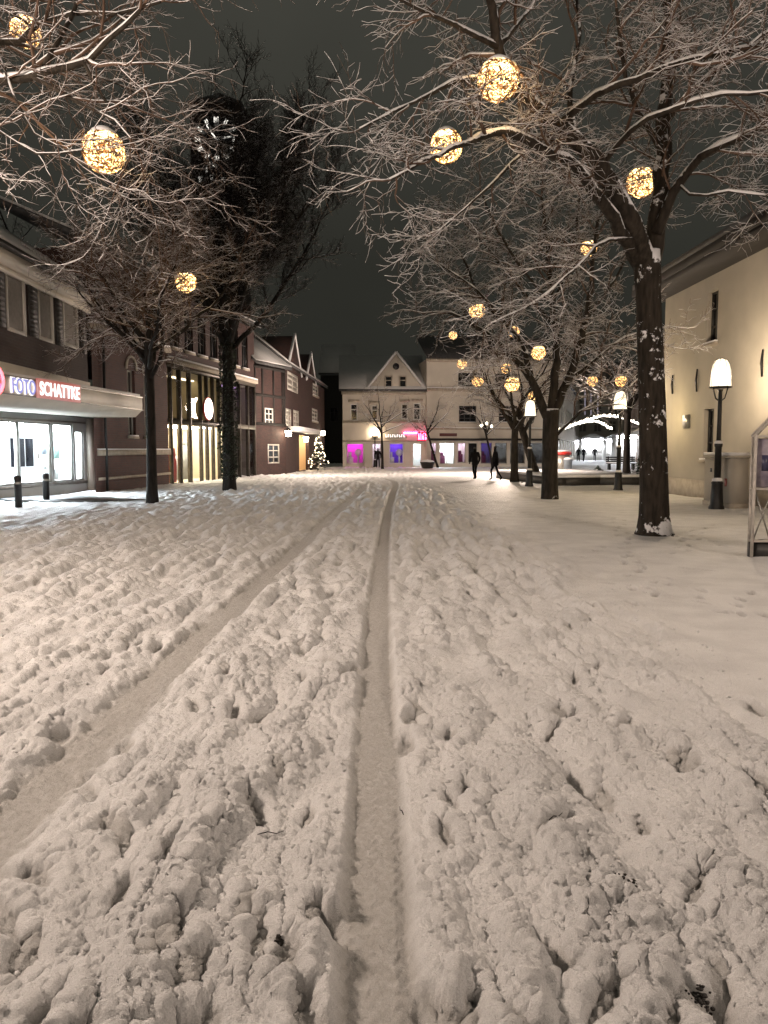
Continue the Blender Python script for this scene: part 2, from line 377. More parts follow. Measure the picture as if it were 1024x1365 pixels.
# ------------------------------------------------------------------ noise for the snow surface
rs = np.random.RandomState(11)
PERM = rs.permutation(512).astype(np.int64); PERM = np.concatenate([PERM, PERM])
GA = rs.rand(512) * 2 * math.pi; GX, GY = np.cos(GA), np.sin(GA)
def perlin(x, y):
    xi = np.floor(x).astype(np.int64); yi = np.floor(y).astype(np.int64); xf = x - xi; yf = y - yi
    u = xf * xf * xf * (xf * (xf * 6 - 15) + 10); v = yf * yf * yf * (yf * (yf * 6 - 15) + 10)
    def g(i, j, dx, dy):
        h = PERM[(PERM[i & 511] + j) & 511]; return GX[h] * dx + GY[h] * dy
    a = g(xi, yi, xf, yf); b = g(xi + 1, yi, xf - 1, yf); c = g(xi, yi + 1, xf, yf - 1); d = g(xi + 1, yi + 1, xf - 1, yf - 1)
    return (a + u * (b - a)) + v * ((c + u * (d - c)) - (a + u * (b - a)))
def billow(x, y): return np.abs(perlin(x, y)) * 2.2
def popcorn(x, y):
    xi = np.floor(x).astype(np.int64); yi = np.floor(y).astype(np.int64); best = np.full(x.shape, 9.0); hh = np.zeros(x.shape)
    for i in (-1, 0, 1):
        for j in (-1, 0, 1):
            h = PERM[(PERM[(xi + i) & 511] + yi + j) & 511]; h2 = PERM[(h + 137) & 511]
            dx = xi + i + .15 + .7 * h / 511. - x; dy = yi + j + .15 + .7 * h2 / 511. - y; d = dx * dx + dy * dy
            hh = np.maximum(hh, np.sqrt(np.clip(1 - d / (.30 + .35 * h2 / 511.), 0, 1)) * (.45 + .55 * PERM[(h2 + 61) & 511] / 511.))
    return hh
def fbm(x, y, oct=3):
    return sum(perlin(x * 2.03 ** k + 17 * k, y * 2.03 ** k - 9 * k) * .55 ** k for k in range(oct))
def sstep(a, b, x): t = np.clip((x - a) / (b - a), 0, 1); return t * t * (3 - 2 * t)

TRK_R = [G(*p) for p in ((503, 1600), (503, 1340), (502, 1000), (502, 900), (505, 800), (511, 720), (517, 682), (523, 659), (527, 648), (525, 641.5), (512, 637.5), (492, 635), (462, 633), (430, 632))]
TRK_L = [G(*p) for p in ((-260, 1500), (-60, 1170), (95, 1010), (212, 900), (318, 800), (398, 728), (446, 684), (473, 661), (485, 650), (484, 645), (472, 641.5), (450, 639.5), (425, 638.5))]

def poly_dist(X, Y, pl):
    best = np.full(X.shape, 1e9)
    for a, b in zip(pl[:-1], pl[1:]):
        ax, ay, bx, by = a.x, a.y, b.x, b.y; dx, dy = bx - ax, by - ay; L2 = dx * dx + dy * dy
        t = np.clip(((X - ax) * dx + (Y - ay) * dy) / L2, 0, 1)
        best = np.minimum(best, np.hypot(X - ax - t * dx, Y - ay - t * dy))
    return best

def smooth_poly(pl, n=14):
    out = []
    for i in range(len(pl) - 1):
        p0, p1, p2, p3 = pl[max(i - 1, 0)], pl[i], pl[i + 1], pl[min(i + 2, len(pl) - 1)]
        m = n if i > 6 else 4
        for k in range(m):
            t = k / m; out.append(.5 * ((2 * p1) + (p2 - p0) * t + (2 * p0 - 5 * p1 + 4 * p2 - p3) * t * t + (3 * p1 - p0 - 3 * p2 + p3) * t ** 3))
    out.append(pl[-1]); return out

def snow_ground():
    rows = np.concatenate([np.exp(np.arange(math.log(.85), math.log(46), .0034)), np.exp(np.arange(math.log(46.2), math.log(240), .02))])
    nc = 900
    t = np.linspace(-1, 1, nc); t = t * (.78 + .22 * t * t)
    Y = np.repeat(rows[:, None], nc, 1); X = t[None, :] * (rows[:, None] * .78 + .9)
    sp = .0016 * Y + .0015
    wx = X + .10 * perlin(X / .5 + 3, Y / .5) + .04 * perlin(X / .17, Y / .17 + 9); wy = Y + .12 * perlin(X / .5 + 40, Y / .5) + .04 * perlin(X / .17 + 77, Y / .17)
    edge = 2.15 + .55 * perlin(X * .6, Y / 1.7) + .18 * perlin(X * 2 + 5, Y * 1.6) - .012 * np.maximum(Y - 12, 0)
    churn = 1 - sstep(-.45, .55, X - edge)
    churn *= 1 - .55 * sstep(5.2, 8.5, -X)
    calm = np.clip(1.0 + .35 * perlin(X / 1.1 + 20, Y / 1.6), .8, 1.25)
    churn = churn * calm
    def w(scale): return np.clip(scale / (2.2 * sp) - .45, 0, 1)
    H = .035 * perlin(X / 2.6, Y / 3.2) + .02 * perlin(X / .9 + 8, Y / 1.1)
    wx = wx + .016 * fbm(X / .10 + 9, Y / .12, 3); wy = wy + .02 * fbm(X / .10 + 51, Y / .12, 3)
    big = 1.0 * perlin(wx / .27, wy / 2.4 + 3) + .95 * perlin(wx / .15 + 8, wy / .95) + .5 * perlin(wx / .20 + 31, wy / .29)
    ch = (.058 + .042 * sstep(4, 11, Y)) * big * (1 - .5 * np.exp(-(poly_dist(X, Y, TRK_R) / .28) ** 2))                                                            # ruts and ridges along the walking line
    top = sstep(-.25, .55, big)                                                # loose fluffy snow sits on the ridges, the ruts are trodden
    rough = (.62 + .68 * top) * np.clip(1.0 + .5 * perlin(X / .30 + 60, Y / .42), .6, 1.4)
    ch += rough * (.008 + .018 * sstep(3.5, 11, Y)) * (popcorn(wx / .105, wy / .14) - .4) * w(.12)
    ch += rough * .026 * fbm(wx / .10 + 2, wy / .13, 2) * w(.07)
    H += ch * churn
    # untouched snow on the right: faint wind ripples
    sm = (1 - np.clip(churn, 0, 1))
    H += sm * (.006 * perlin(X / .18, Y / .3) * w(.2) + .0025 * perlin(X / .05, Y / .05) * w(.05) + .02 * perlin(X / 1.3 + 4, Y / 1.0))
    # footprints
    pr = random.Random(5); press = np.zeros(X.shape)
    def dent(cx, cy, ang, ln, wd, dp, rim):
        i0, i1 = np.searchsorted(rows, cy - ln * 1.6), np.searchsorted(rows, cy + ln * 1.6)
        if i1 - i0 < 2: return
        half = cy * .78 + .9
        sub = np.s_[i0:i1, :]
        xs, ys = X[sub], Y[sub]; c, s_ = math.cos(ang), math.sin(ang)
        du = ((xs - cx) * c + (ys - cy) * s_) / wd; dv = (-(xs - cx) * s_ + (ys - cy) * c) / ln
        d = np.sqrt(du * du + dv * dv) + .25 * perlin(xs * 14, ys * 14)
        press[sub] = np.maximum(press[sub], .8 * (1 - sstep(.6, .95, d)))
        H[sub] += -dp * (1 - sstep(.55, 1.05, d)) + rim * np.exp(-((d - 1.25) / .28) ** 2)
    for _ in range(300):
        y = 1.4 * math.exp(pr.random() * 3.0); x = pr.uniform(-min(6, .6 * y + .6), min(2.2, .6 * y + .6))
        dent(x, y, pr.gauss(.12, .3) * (-1 if x > .3 else 1), pr.uniform(.12, .17), pr.uniform(.05, .075), pr.uniform(.02, .06), pr.uniform(.004, .014))
    for tr in (((4.4, 4.0), (2.3, 9.5)), ((3.4, 5.2), (3.2, 12)), ((5.4, 8.2), (1.8, 11.5)), ((4.2, 11), (6.6, 15.5)), ((2.6, 7.5), (5.2, 17)), ((6.3, 9.5), (3.0, 19)), ((2.9, 4.4), (3.9, 8.5))):
        (xa, ya), (xb, yb) = tr; n = int(math.hypot(xb - xa, yb - ya) / .42); an = -math.atan2(xb - xa, yb - ya)
        for k in range(n):
            f = k / n; dent(xa + (xb - xa) * f + (.09 if k % 2 else -.09) + pr.gauss(0, .05), ya + (yb - ya) * f + pr.gauss(0, .06), an + pr.gauss(0, .15), .14, .055, .030, .009)
    # wheel tracks: pressed flat, with crumbs pushed up along both sides
    keep = np.ones(X.shape)
    for pl, hw, soft, dp, jit, rest in ((TRK_R, .085, .058, .040, .008, .0), (TRK_L, .092, .10, .040, .032, .13)):
        sp_ = smooth_poly(pl); d = poly_dist(X, Y, sp_) - .045 * sstep(10, 34, Y)
        dj = d + jit * 1.6 * perlin(X / .11, Y / .16) + jit * perlin(X / .035, Y / .04)
        inn = 1 - sstep(hw, hw + soft, dj)
        floor = -dp + .0025 * perlin(X / .2, Y / .9) + (.0014 + .003 * (hw > .09)) * perlin(X / .04, Y / .05) * w(.04) + .0014 * perlin(X / .012, Y / .012) * w(.012)
        floor = floor + .0017 * np.sin(Y / .011 + 2.2 * np.sin(X / .012)) * w(.022) * (hw < .09)
        H[:] = H + .014 * np.exp(-((dj - hw - soft - .05) / .06) ** 2) * popcorn(wx / .07 + 7, wy / .08) * sstep(.1, .3, churn)
        H[:] = H * (1 - inn) + inn * (floor + rest * H)
        press[:] = np.maximum(press, inn)
        keep *= sstep(hw + .02, hw + soft + .14, d)
    H -= .02 * sstep(30, 60, Y)
    # lumps bulge sideways: push the surface outwards along its slope so that crests round off and hollows pinch
    def slopes():
        hx = np.gradient(H, axis=1) / np.gradient(X, axis=1); return hx, (np.gradient(H, axis=0) - hx * np.gradient(X, axis=0)) / np.gradient(Y, axis=0)
    Hx, Hy = slopes(); fade = keep * (1 - sstep(10, 26, Y)); X0, Y0 = X, Y
    nx, ny = np.clip(Hx, -1.5, 1.5), np.clip(Hy, -1.5, 1.5); nz = 1 / np.sqrt(1 + nx * nx + ny * ny)
    gr = churn * (.25 + .75 * keep) * rough
    fine = gr * (.018 * (popcorn(wx / .046 + 5, wy / .05) - .35) * w(.05) + .015 * (popcorn(X0 / .024 + 3, Y0 / .0255) - .35) * w(.027) + .010 * fbm(X0 / .030, Y0 / .033, 2) * w(.03) + .011 * (popcorn(X0 / .0115 + 3, Y0 / .012) - .35) * w(.0125)) + .0016 * (.3 + churn) * perlin(X0 / .006, Y0 / .006) * w(.008)
    X = X - .009 * fade * nx - fine * nx * nz; Y = Y - .009 * fade * ny - fine * ny * nz; H = H + fine * nz
    V = np.stack([X, Y, H], -1).reshape(-1, 3).astype(np.float32)
    nr = len(rows); idx = np.arange(nr * nc).reshape(nr, nc)
    q = np.stack([idx[:-1, :-1], idx[:-1, 1:], idx[1:, 1:], idx[1:, :-1]], -1).reshape(-1).astype(np.int32)
    me = bpy.data.meshes.new('snowy_ground'); me.vertices.add(len(V)); me.vertices.foreach_set('co', V.reshape(-1))
    me.loops.add(len(q)); me.loops.foreach_set('vertex_index', q); nf = len(q) // 4
    me.polygons.add(nf); me.polygons.foreach_set('loop_start', np.arange(nf, dtype=np.int32) * 4)
    me.polygons.foreach_set('use_smooth', np.ones(nf, dtype=bool)); me.update(calc_edges=True)
    pa = me.attributes.new('pressed', 'FLOAT', 'POINT'); pa.data.foreach_set('value', press.reshape(-1).astype(np.float32))
    me.materials.append(M['snow']); o = bpy.data.objects.new('snowy_ground', me); COL.objects.link(o); o['kind'] = 'structure'
snow_ground()
mb = MB(); mb.add([(-300, -200, -.25), (300, -200, -.25), (300, 400, -.25), (-300, 400, -.25)], [(0, 1, 2, 3)])
tag(mb.build('ground', M['snow_cap']), kind='structure')

# ------------------------------------------------------------------ trees
def limb3(spec):  # (px,py,depth) points of a surveyed limb
    return [at(*p) for p in spec]

def resample(pts, n):
    d = [0]
    for a, b in zip(pts[:-1], pts[1:]): d.append(d[-1] + (b - a).length)
    out = []
    for k in range(n):
        t = d[-1] * k / (n - 1); i = 0
        while i < len(d) - 2 and d[i + 1] < t: i += 1
        p0, p1, p2, p3 = pts[max(i - 1, 0)], pts[i], pts[i + 1], pts[min(i + 2, len(pts) - 1)]
        f = (t - d[i]) / max(d[i + 1] - d[i], 1e-6)
        out.append(.5 * ((2 * p1) + (p2 - p0) * f + (2 * p0 - 5 * p1 + 4 * p2 - p3) * f * f + (3 * p1 - p0 - 3 * p2 + p3) * f ** 3))
    return out, d[-1]

class Tree:
    def __init__(s, seed, snow=True, droop=.25, twig_r=.0037, density=1.0, up=.1, minor=True, snow_k=1.0):
        s.rng = random.Random(seed); s.trunk = MB(); s.crown = MB(); s.snow = MB(); s.dosnow = snow; s.droop = droop
        s.twig_r = twig_r; s.den = density; s.up = up; s.minor = minor; s.sk = snow_k
    def put(s, pts, rad, level):
        (s.trunk if level <= 1 else s.crown).tube(pts, rad, (10, 7, 4, 3, 3)[min(level, 4)])
        if s.dosnow and level >= 1:
            k = len(pts); q, rr = [], []
            for i, p in enumerate(pts):
                t = (pts[min(i + 1, k - 1)] - pts[max(i - 1, 0)]).normalized(); hz = math.sqrt(max(0, 1 - t.z * t.z))
                if level <= 1: hz = max(0, (hz - .35) / .65)
                kk = s.sk * (.011, .011, .0048, .0033, .0024)[level]; q.append(p + Vector((-.40, -.22, .85)) * ((rad[i] * .55 + kk) * hz)); rr.append((rad[i] * .78 + kk) * hz ** .7 * s.rng.uniform(.3, 1.1) + 1e-4)
            s.snow.tube(q, rr, (5, 5, 4, 3, 3)[min(level, 4)])
    def limb(s, pts, r0, r1, level=1, spread=1.0, start=.2, kids=None, length=None):
        L = sum((b - a).length for a, b in zip(pts[:-1], pts[1:])); n = max(6, int(L / .28)); pp, L = resample(pts, n)
        rad = [r0 + (r1 - r0) * (k / (n - 1)) for k in range(n)]
        for k in range(1, n - 1): pp[k] = pp[k] + Vector([s.rng.gauss(0, min(.018, r0 * .25)) for _ in range(3)])
        s.put(pp, rad, level); s.kids(pp, rad, L, level + 1, start, spread, length)
    def kids(s, pp, rad, L, level, start, spread=1.0, length=None):
        if level > 4: return
        rng = s.rng; per = (0, 0, 3.0, 7.4, 15.5)[level] * s.den
        cnt = max(1, int(L * (1 - start) * per + rng.random()))
        for c in range(cnt):
            f = start + (1 - start) * (c + rng.random()) / cnt; k = min(int(f * (len(pp) - 1)), len(pp) - 2); p = pp[k].lerp(pp[k + 1], f * (len(pp) - 1) - k)
            t = (pp[k + 1] - pp[k]).normalized()
            ax = t.orthogonal().normalized(); ax.rotate(Matrix.Rotation(rng.uniform(0, 6.283), 3, t))
            ang = rng.uniform(.5, 1.15); d = (t * math.cos(ang) + ax * math.sin(ang)).normalized()
            if level <= 3: d.z = d.z * .75 + s.up * rng.uniform(.2, 1.2)
            d.normalize()
            ln = ((0, 0, 1.8, .8, .34)[level] if length is None else length * (0, 0, 1, .42, .21)[level]) * rng.uniform(.5, 1.35) * (1 - .35 * f) * spread
            r = min(rad[k] * .65, (0, 0, .028, .0115, s.twig_r)[level] * rng.uniform(.7, 1.3)); r = max(r, s.twig_r * .8)
            s.branch(p, d, ln, r, level, length)
        if level <= 4:  # the tip carries on as finer twigs
            t = (pp[-1] - pp[-2]).normalized()
            s.branch(pp[-1], t, ((0, 0, 1.3, .6, .3)[level]) * spread, max(rad[-1] * .8, s.twig_r * .7), level, length)
    def branch(s, p, d, ln, r, level, length=None):
        rng = s.rng; n = {2: 7, 3: 5, 4: 4}.get(level, 4); pts = [p.copy()]; q = p.copy(); dd = d.copy()
        wob = (.0, .0, .24, .30, .34)[level]
        for k in range(n - 1):
            dd = dd + Vector((rng.gauss(0, wob), rng.gauss(0, wob), rng.gauss(0, wob * .7) - s.droop * (.10 if level == 2 else .2) + (s.up * .25)))
            dd.normalize(); q = q + dd * (ln / (n - 1)); pts.append(q.copy())
        rad = [max(r * (1 - .6 * k / (n - 1)), s.twig_r * .55) for k in range(n)]
        s.put(pts, rad, level)
        if level < 4 and (level < 3 or s.minor): s.kids(pts, rad, ln, level + 1, .15, 1.0, length)
    def finish(s, name, label, loc, tm, cm, group=None):
        root = thing(name, label, 'tree', loc, group)
        s.trunk.build('trunk', tm, root, True)
        if s.crown.tubes: s.crown.build('crown', cm, root, False)
        if s.snow.tubes: s.snow.build('snow', M['snow_cap'], root, False)
        return root

AV = 'bare snow-laden trees lining the square'
# big tree on the right
D0 = G(872, 712).y
t = Tree(21, droop=.35, density=1.0)
tr = [at(872, 722, D0), at(872, 700, D0), at(872, 660, D0), at(871, 600, D0), at(869, 520, D0), at(866, 440, D0), at(864, 380, D0), at(862, 335, D0)]
pp, L = resample(tr, 22); rad = [.255 + .16 * math.exp(-k * 1.1) + (.02 if k > 18 else 0) - k * .0025 for k in range(22)]
t.trunk.tube(pp, rad, 20)
RT = [
    (((862, 352, D0), (838, 290, 13.0), (810, 238, 12.7), (775, 192, 12.4), (735, 160, 12.0), (700, 130, 11.6), (668, 92, 11.2), (664, 50, 11.0), (648, -20, 10.7)), .19, .055),
    (((852, 352, D0), (822, 300, 12.9), (800, 262, 12.5), (770, 224, 12.1), (735, 206, 11.7), (690, 180, 11.2), (650, 178, 10.9), (600, 200, 10.5), (565, 214, 10.2), (520, 240, 9.9)), .125, .016),
    (((868, 350, D0 + .1), (878, 290, 13.5), (883, 220, 13.7), (886, 140, 13.9), (892, 60, 14.0), (890, -50, 14.1)), .17, .07),
    (((876, 310, 13.4), (905, 245, 13.2), (940, 206, 12.9), (985, 182, 12.5), (1045, 160, 12.1)), .10, .035),
    (((842, 318, 13.1), (800, 325, 12.6), (760, 365, 12.2), (710, 405, 11.8), (655, 432, 11.5)), .034, .010),
    (((664, 62, 11.0), (622, 42, 10.8), (572, 20, 10.5), (520, -8, 10.3)), .045, .016),
    (((745, 168, 12.0), (790, 130, 11.7), (850, 102, 11.3), (920, 82, 10.9), (1000, 62, 10.5), (1070, 48, 10.2)), .06, .022),
    (((666, 98, 11.1), (610, 108, 10.6), (545, 138, 10.3), (510, 155, 10.1), (480, 172, 9.9)), .045, .010),
    (((884, 205, 13.7), (852, 150, 13.1), (832, 90, 12.5), (822, 10, 12.1)), .06, .024),
    (((885, 165, 13.8), (930, 112, 13.5), (985, 72, 13.1), (1045, 30, 12.8)), .07, .025),
    (((700, 200, 11.3), (662, 238, 11.1), (622, 275, 10.9), (585, 308, 10.7)), .026, .008),
    (((800, 225, 12.6), (842, 175, 12.2), (880, 150, 11.8), (950, 128, 11.4), (1030, 122, 11.0)), .05, .020),
    (((770, 188, 12.4), (760, 120, 12.6), (772, 50, 12.9), (765, -30, 13.1)), .05, .02),
    (((905, 245, 13.2), (930, 262, 12.9), (970, 255, 12.6), (1030, 262, 12.3)), .03, .012),
    (((664, 60, 11), (700, 20, 11.3), (730, -30, 11.5)), .04, .02),
]
for sp, a, b in RT: t.limb(limb3(sp), a, b, spread=.45 if sp[-1][0] < 680 and sp[-1][1] > -15 else .8)
big_tree = t.finish('bare_tree', 'largest snow-dusted tree with thick dark trunk, beside the cream wall', (tr[1].x, D0, 0), M['bark_big'], M['twig'], AV)

# second and third trees of the right row
D2 = G(733, 665).y
t = Tree(33, droop=.2, twig_r=.0065, density=.86, snow_k=1.5)
pp, L = resample([at(733, 674, D2), at(733, 655, D2), at(733, 610, D2), at(734, 575, D2), at(735, 545, D2)], 12)
t.trunk.tube(pp, [.24 + .09 * math.exp(-k) for k in range(12)], 14)
for sp, a, b in (
    (((730, 556, D2), (708, 505, D2 - .3), (680, 472, D2 - .8), (650, 446, D2 - 1.2), (618, 426, D2 - 1.6), (592, 416, D2 - 2)), .15, .03),
    (((708, 505, D2 - .3), (694, 455, D2), (668, 425, D2 + .4), (640, 395, D2 + .8), (615, 340, D2 + 1)), .09, .03),
    (((736, 548, D2), (742, 470, D2), (736, 400, D2 + .3), (730, 330, D2 + .4), (722, 262, D2 + .5)), .14, .04),
    (((740, 545, D2), (760, 500, D2), (776, 450, D2 - .3), (786, 400, D2 - .5), (792, 330, D2 - .6), (800, 280, D2 - .6)), .14, .04),
    (((758, 505, D2), (795, 478, D2 - .5), (830, 452, D2 - 1), (865, 440, D2 - 1.4)), .07, .02),
    (((742, 580, D2), (770, 552, D2 - .6), (800, 532, D2 - 1), (830, 520, D2 - 1.4)), .06, .015),
    (((736, 430, D2 + .3), (690, 380, D2 + .8), (650, 330, D2 + 1), (612, 290, D2 + 1)), .06, .02),
    (((736, 400, D2 + .3), (765, 350, D2 + 1), (770, 290, D2 + 1.4), (775, 240, D2 + 1.6)), .06, .02),
    (((730, 400, D2), (690, 350, D2 - 1), (660, 300, D2 - 1.6), (640, 250, D2 - 2)), .05, .02),
    (((694, 455, D2), (650, 400, D2 - 1), (615, 372, D2 - 1.6), (585, 350, D2 - 2)), .05, .015),
    (((782, 425, D2 - .4), (815, 380, D2 - .4), (840, 330, D2), (850, 280, D2)), .05, .02)): t.limb(limb3(sp), a, b, spread=.95)
t.finish('bare_tree', 'medium bare tree with forked trunk standing before the low bed wall', (pp[1].x, D2, 0), M['bark'], M['twig'], AV)

def quick_tree(seed, base, h_fork, r, nl, ll, elev, name, label, tm, cm, group, lean=(0, 0), density=.6, droop=.15, twig_r=.008, up=.15, snow=True, spread=1.2, length=None, az=None, snow_k=1.6, minor=True):
    t = Tree(seed, droop=droop, twig_r=twig_r, density=density, up=up, snow=snow, snow_k=snow_k, minor=minor)
    b = Vector((base[0], base[1], -.05)); top = b + Vector((lean[0], lean[1], h_fork + .05))
    mid = b.lerp(top, .5) + Vector((t.rng.gauss(0, .04), t.rng.gauss(0, .04), 0)); pp, L = resample([b, mid, top], 9)
    t.trunk.tube(pp, [r * (1.25 if k == 0 else 1.05 if k == 1 else 1 - .03 * k) for k in range(9)], 12)
    for k in range(nl):
        a = (2.399 * k + t.rng.uniform(-.4, .4)) if az is None else az[k % len(az)] + t.rng.uniform(-.3, .3)
        e = t.rng.uniform(*elev); z0 = -t.rng.uniform(0, .25) * h_fork if k else 0
        p = top + Vector((0, 0, z0)) * (1 if k else 0); p = Vector((b.x + lean[0] * p.z / h_fork, b.y + lean[1] * p.z / h_fork, p.z))
        l = ll * t.rng.uniform(.7, 1.15); d = Vector((math.cos(a) * math.cos(e), math.sin(a) * math.cos(e), math.sin(e)))
        pts = [p]; q = p.copy()
        for i in range(4):
            d = (d + Vector((t.rng.gauss(0, .13), t.rng.gauss(0, .13), t.rng.gauss(.02, .1)))).normalized(); q = q + d * l / 4; pts.append(q.copy())
        t.limb(pts, r * t.rng.uniform(.42, .6), .02, spread=spread, length=length)
    return t.finish(name, label, (base[0], base[1], 0), tm, cm, group)

b3 = G(686, 642); quick_tree(41, b3, at(0, 556, b3.y).z, .19, 8, 3.6, (.5, 1.2), 'bare_tree', 'slim upright tree in the raised bed behind the forked one', M['bark'], M['twig'], AV, density=.5)
b4 = G(716, 636); quick_tree(42, b4, at(0, 560, b4.y).z, .24, 8, 4.2, (.5, 1.25), 'bare_tree', 'leaning tree with greenish lit trunk beside the street lamp', M['bark'], M['twig'], AV, lean=(-.95, .3), density=.45)
b1 = G(203, 671); quick_tree(51, b1, 4.5, .15, 12, 3.4, (.5, 1.25), 'bare_tree', 'thin-trunked tree in front of the brick hall by the canopy end', M['bark_dark'], M['twig'], AV, density=.85, twig_r=.0065, droop=.2, snow_k=.8)
b2 = G(306, 653)
ivy_tree = quick_tree(52, b2, 6.4, .22, 22, 7.9, (.78, 1.46), 'bare_tree', 'tall dark upright tree with ivy around its trunk', M['bark_dark'], M['twig_dark'], AV, density=1.12, twig_r=.0085, up=.4, droop=.0, snow_k=.3, spread=1.05)
iv = MB(); rg = random.Random(3)
for _ in range(1500):
    z = rg.uniform(.4, 5.6); a = rg.uniform(0, 6.283); rr = .25 + rg.random() * .13 * (1.2 if 1.5 < z < 4 else .4); c = Vector((b2.x + rr * math.cos(a), b2.y + rr * math.sin(a), z)); sz = rg.uniform(.03, .07)
    o1 = Vector((rg.gauss(0, 1), rg.gauss(0, 1), rg.gauss(0, 1))).normalized(); o2 = o1.orthogonal().normalized()
    iv.add([c - o1 * sz, c + o2 * sz * .7, c + o1 * sz, c - o2 * sz * .7], [(0, 1, 2, 3)])
iv.build('ivy', M['leaf'], ivy_tree)
# near tree at the left edge: trunk just out of the picture, limbs reaching in
t = Tree(61, droop=.25, density=.72, snow_k=.55)
T0 = Vector((-7.3, 10.2, 0)); pp, L = resample([T0 + Vector((0, 0, -.05)), T0 + Vector((.05, 0, 2.2)), T0 + Vector((.1, 0, 4.3))], 12)
t.trunk.tube(pp, [.27 + .1 * math.exp(-k) for k in range(12)], 14)
F0 = pp[-1]
for sp, a, b in (
    ((F0, at(-60, 122, 9.7), at(0, 110, 9.5), at(55, 98, 9.3), at(112, 82, 9.1), at(160, 40, 8.9), at(190, 10, 8.7)), .11, .02),
    ((F0, at(-80, 40, 10.5), at(0, 58, 10.3), at(50, 36, 10.1), at(103, 16, 9.9), at(160, 18, 9.7), at(215, 2, 9.5)), .09, .015),
    ((at(40, 100, 9.35), at(85, 125, 9.2), at(125, 148, 9.1), at(155, 164, 9.0), at(175, 185, 8.9)), .03, .010),
    ((at(112, 82, 9.1), at(128, 118, 9.2), at(150, 145, 9.4), at(185, 170, 9.6), at(215, 205, 9.8)), .024, .008),
    ((F0, at(-60, 180, 9.4), at(-10, 172, 9.2), at(40, 200, 9.0), at(80, 205, 8.9), at(110, 200, 8.8)), .04, .008),
    ((at(0, 78, 9.6), at(20, 130, 9.2), at(45, 175, 9.0), at(80, 195, 8.9), at(110, 222, 8.9)), .02, .007),
    ((F0, at(-40, 20, 11.5), at(20, -10, 11.6), at(80, -30, 11.8)), .08, .03),
    ((F0, at(-70, 80, 12.5), at(10, 90, 13.5), at(80, 95, 14.2), at(150, 110, 14.8), at(210, 140, 15.2)), .06, .012),
    ((at(55, 98, 9.3), at(75, 60, 9.5), at(100, 15, 9.8), at(110, -30, 10.0)), .04, .02)): t.limb(list(sp), a, b)
t.finish('bare_tree', 'near tree whose snowy limbs reach in over the photo shop', (T0.x, T0.y, 0), M['bark'], M['twig'], AV)
# the next one behind it, over the shop roof, and dark ones further back
quick_tree(62, (-13.2, 33), 5.5, .3, 14, 6.0, (.4, 1.3), 'bare_tree', 'dark tree rising behind the photo shop roof', M['bark_dark'], M['twig_dark'], AV, density=.5, twig_r=.011, snow_k=.5)
YT = 'young street trees in front of the pale houses'
for k, (bx, by, hf, ln, lab) in enumerate(((510, 624.5, 3.4, -.1, 'young street tree before the house with the purple window'), (584, 623, 3.0, -.9, 'young leaning street tree before the white-lit shop door'), (657, 624, 2.8, -.6, 'young street tree before the dim shop with blue display'))):
    b = G(bx, by); quick_tree(70 + k, b, hf, .10, 8, 2.4, (.5, 1.2), 'young_tree', lab, M['bark_dark'], M['twig'], YT, lean=(ln, 0), density=.42, twig_r=.012, snow_k=1.8, length=1.3, spread=1)
quick_tree(80, (14.5, 46), 4, .22, 10, 4.4, (.4, 1.2), 'bare_tree', 'bare tree beyond the cream building by the market street', M['bark_dark'], M['twig'], AV, density=.4, twig_r=.011)

# ------------------------------------------------------------------ glowing balls in the trees
rg = random.Random(9)
shell = MB(); bul = MB()
BR = .27
for _ in range(150):
    n = Vector((rg.gauss(0, 1), rg.gauss(0, 1), rg.gauss(0, 1))).normalized(); a = n.orthogonal().normalized(); b = n.cross(a); o = n * rg.uniform(-.2, .2) * .6; t0 = rg.uniform(0, 6.28); ar = rg.uniform(.8, 2.2)
    rr = math.sqrt(max(BR * BR - o.length_squared, .01)) * rg.uniform(.94, 1.02)
    shell.tube([o + (a * math.cos(t0 + ar * k / 5) + b * math.sin(t0 + ar * k / 5)) * rr for k in range(6)], [.006] * 6, 3)
for _ in range(430):
    n = Vector((rg.gauss(0, 1), rg.gauss(0, 1), rg.gauss(0, 1))).normalized(); c = n * BR * rg.uniform(.9, 1.0); d = n.orthogonal().normalized(); d.rotate(Matrix.Rotation(rg.uniform(0, 6.28), 3, n)); l = rg.uniform(.012, .032)
    bul.tube([c - d * l, c + d * l], [.0075, .0055], 4)
ball0 = thing('light_ball', 'x', 'light ball', (0, 0, 0), 'glowing wire balls hung in the trees')
shell.build('wire_shell', mat('copper_wire', (.20, .11, .05), .5, .6), ball0)
tag(bul.build('fairy_lights', E['bulb'], ball0), kind='stuff')
h = MB(); h.tube([(0, 0, BR * .98), (.02, 0, BR + .25), (0, .01, BR + .6)], [.004] * 3, 4); h.build('cable', M['dark'], ball0)
cp = MB(); cp.lathe([(.001, BR + .035), (.08, BR + .028), (.14, BR - .01), (.185, BR - .065), (.17, BR - .068), (.0, BR + .004)], 14, cap=False); cp.build('snow_cap', M['snow_cap'], ball0, True)
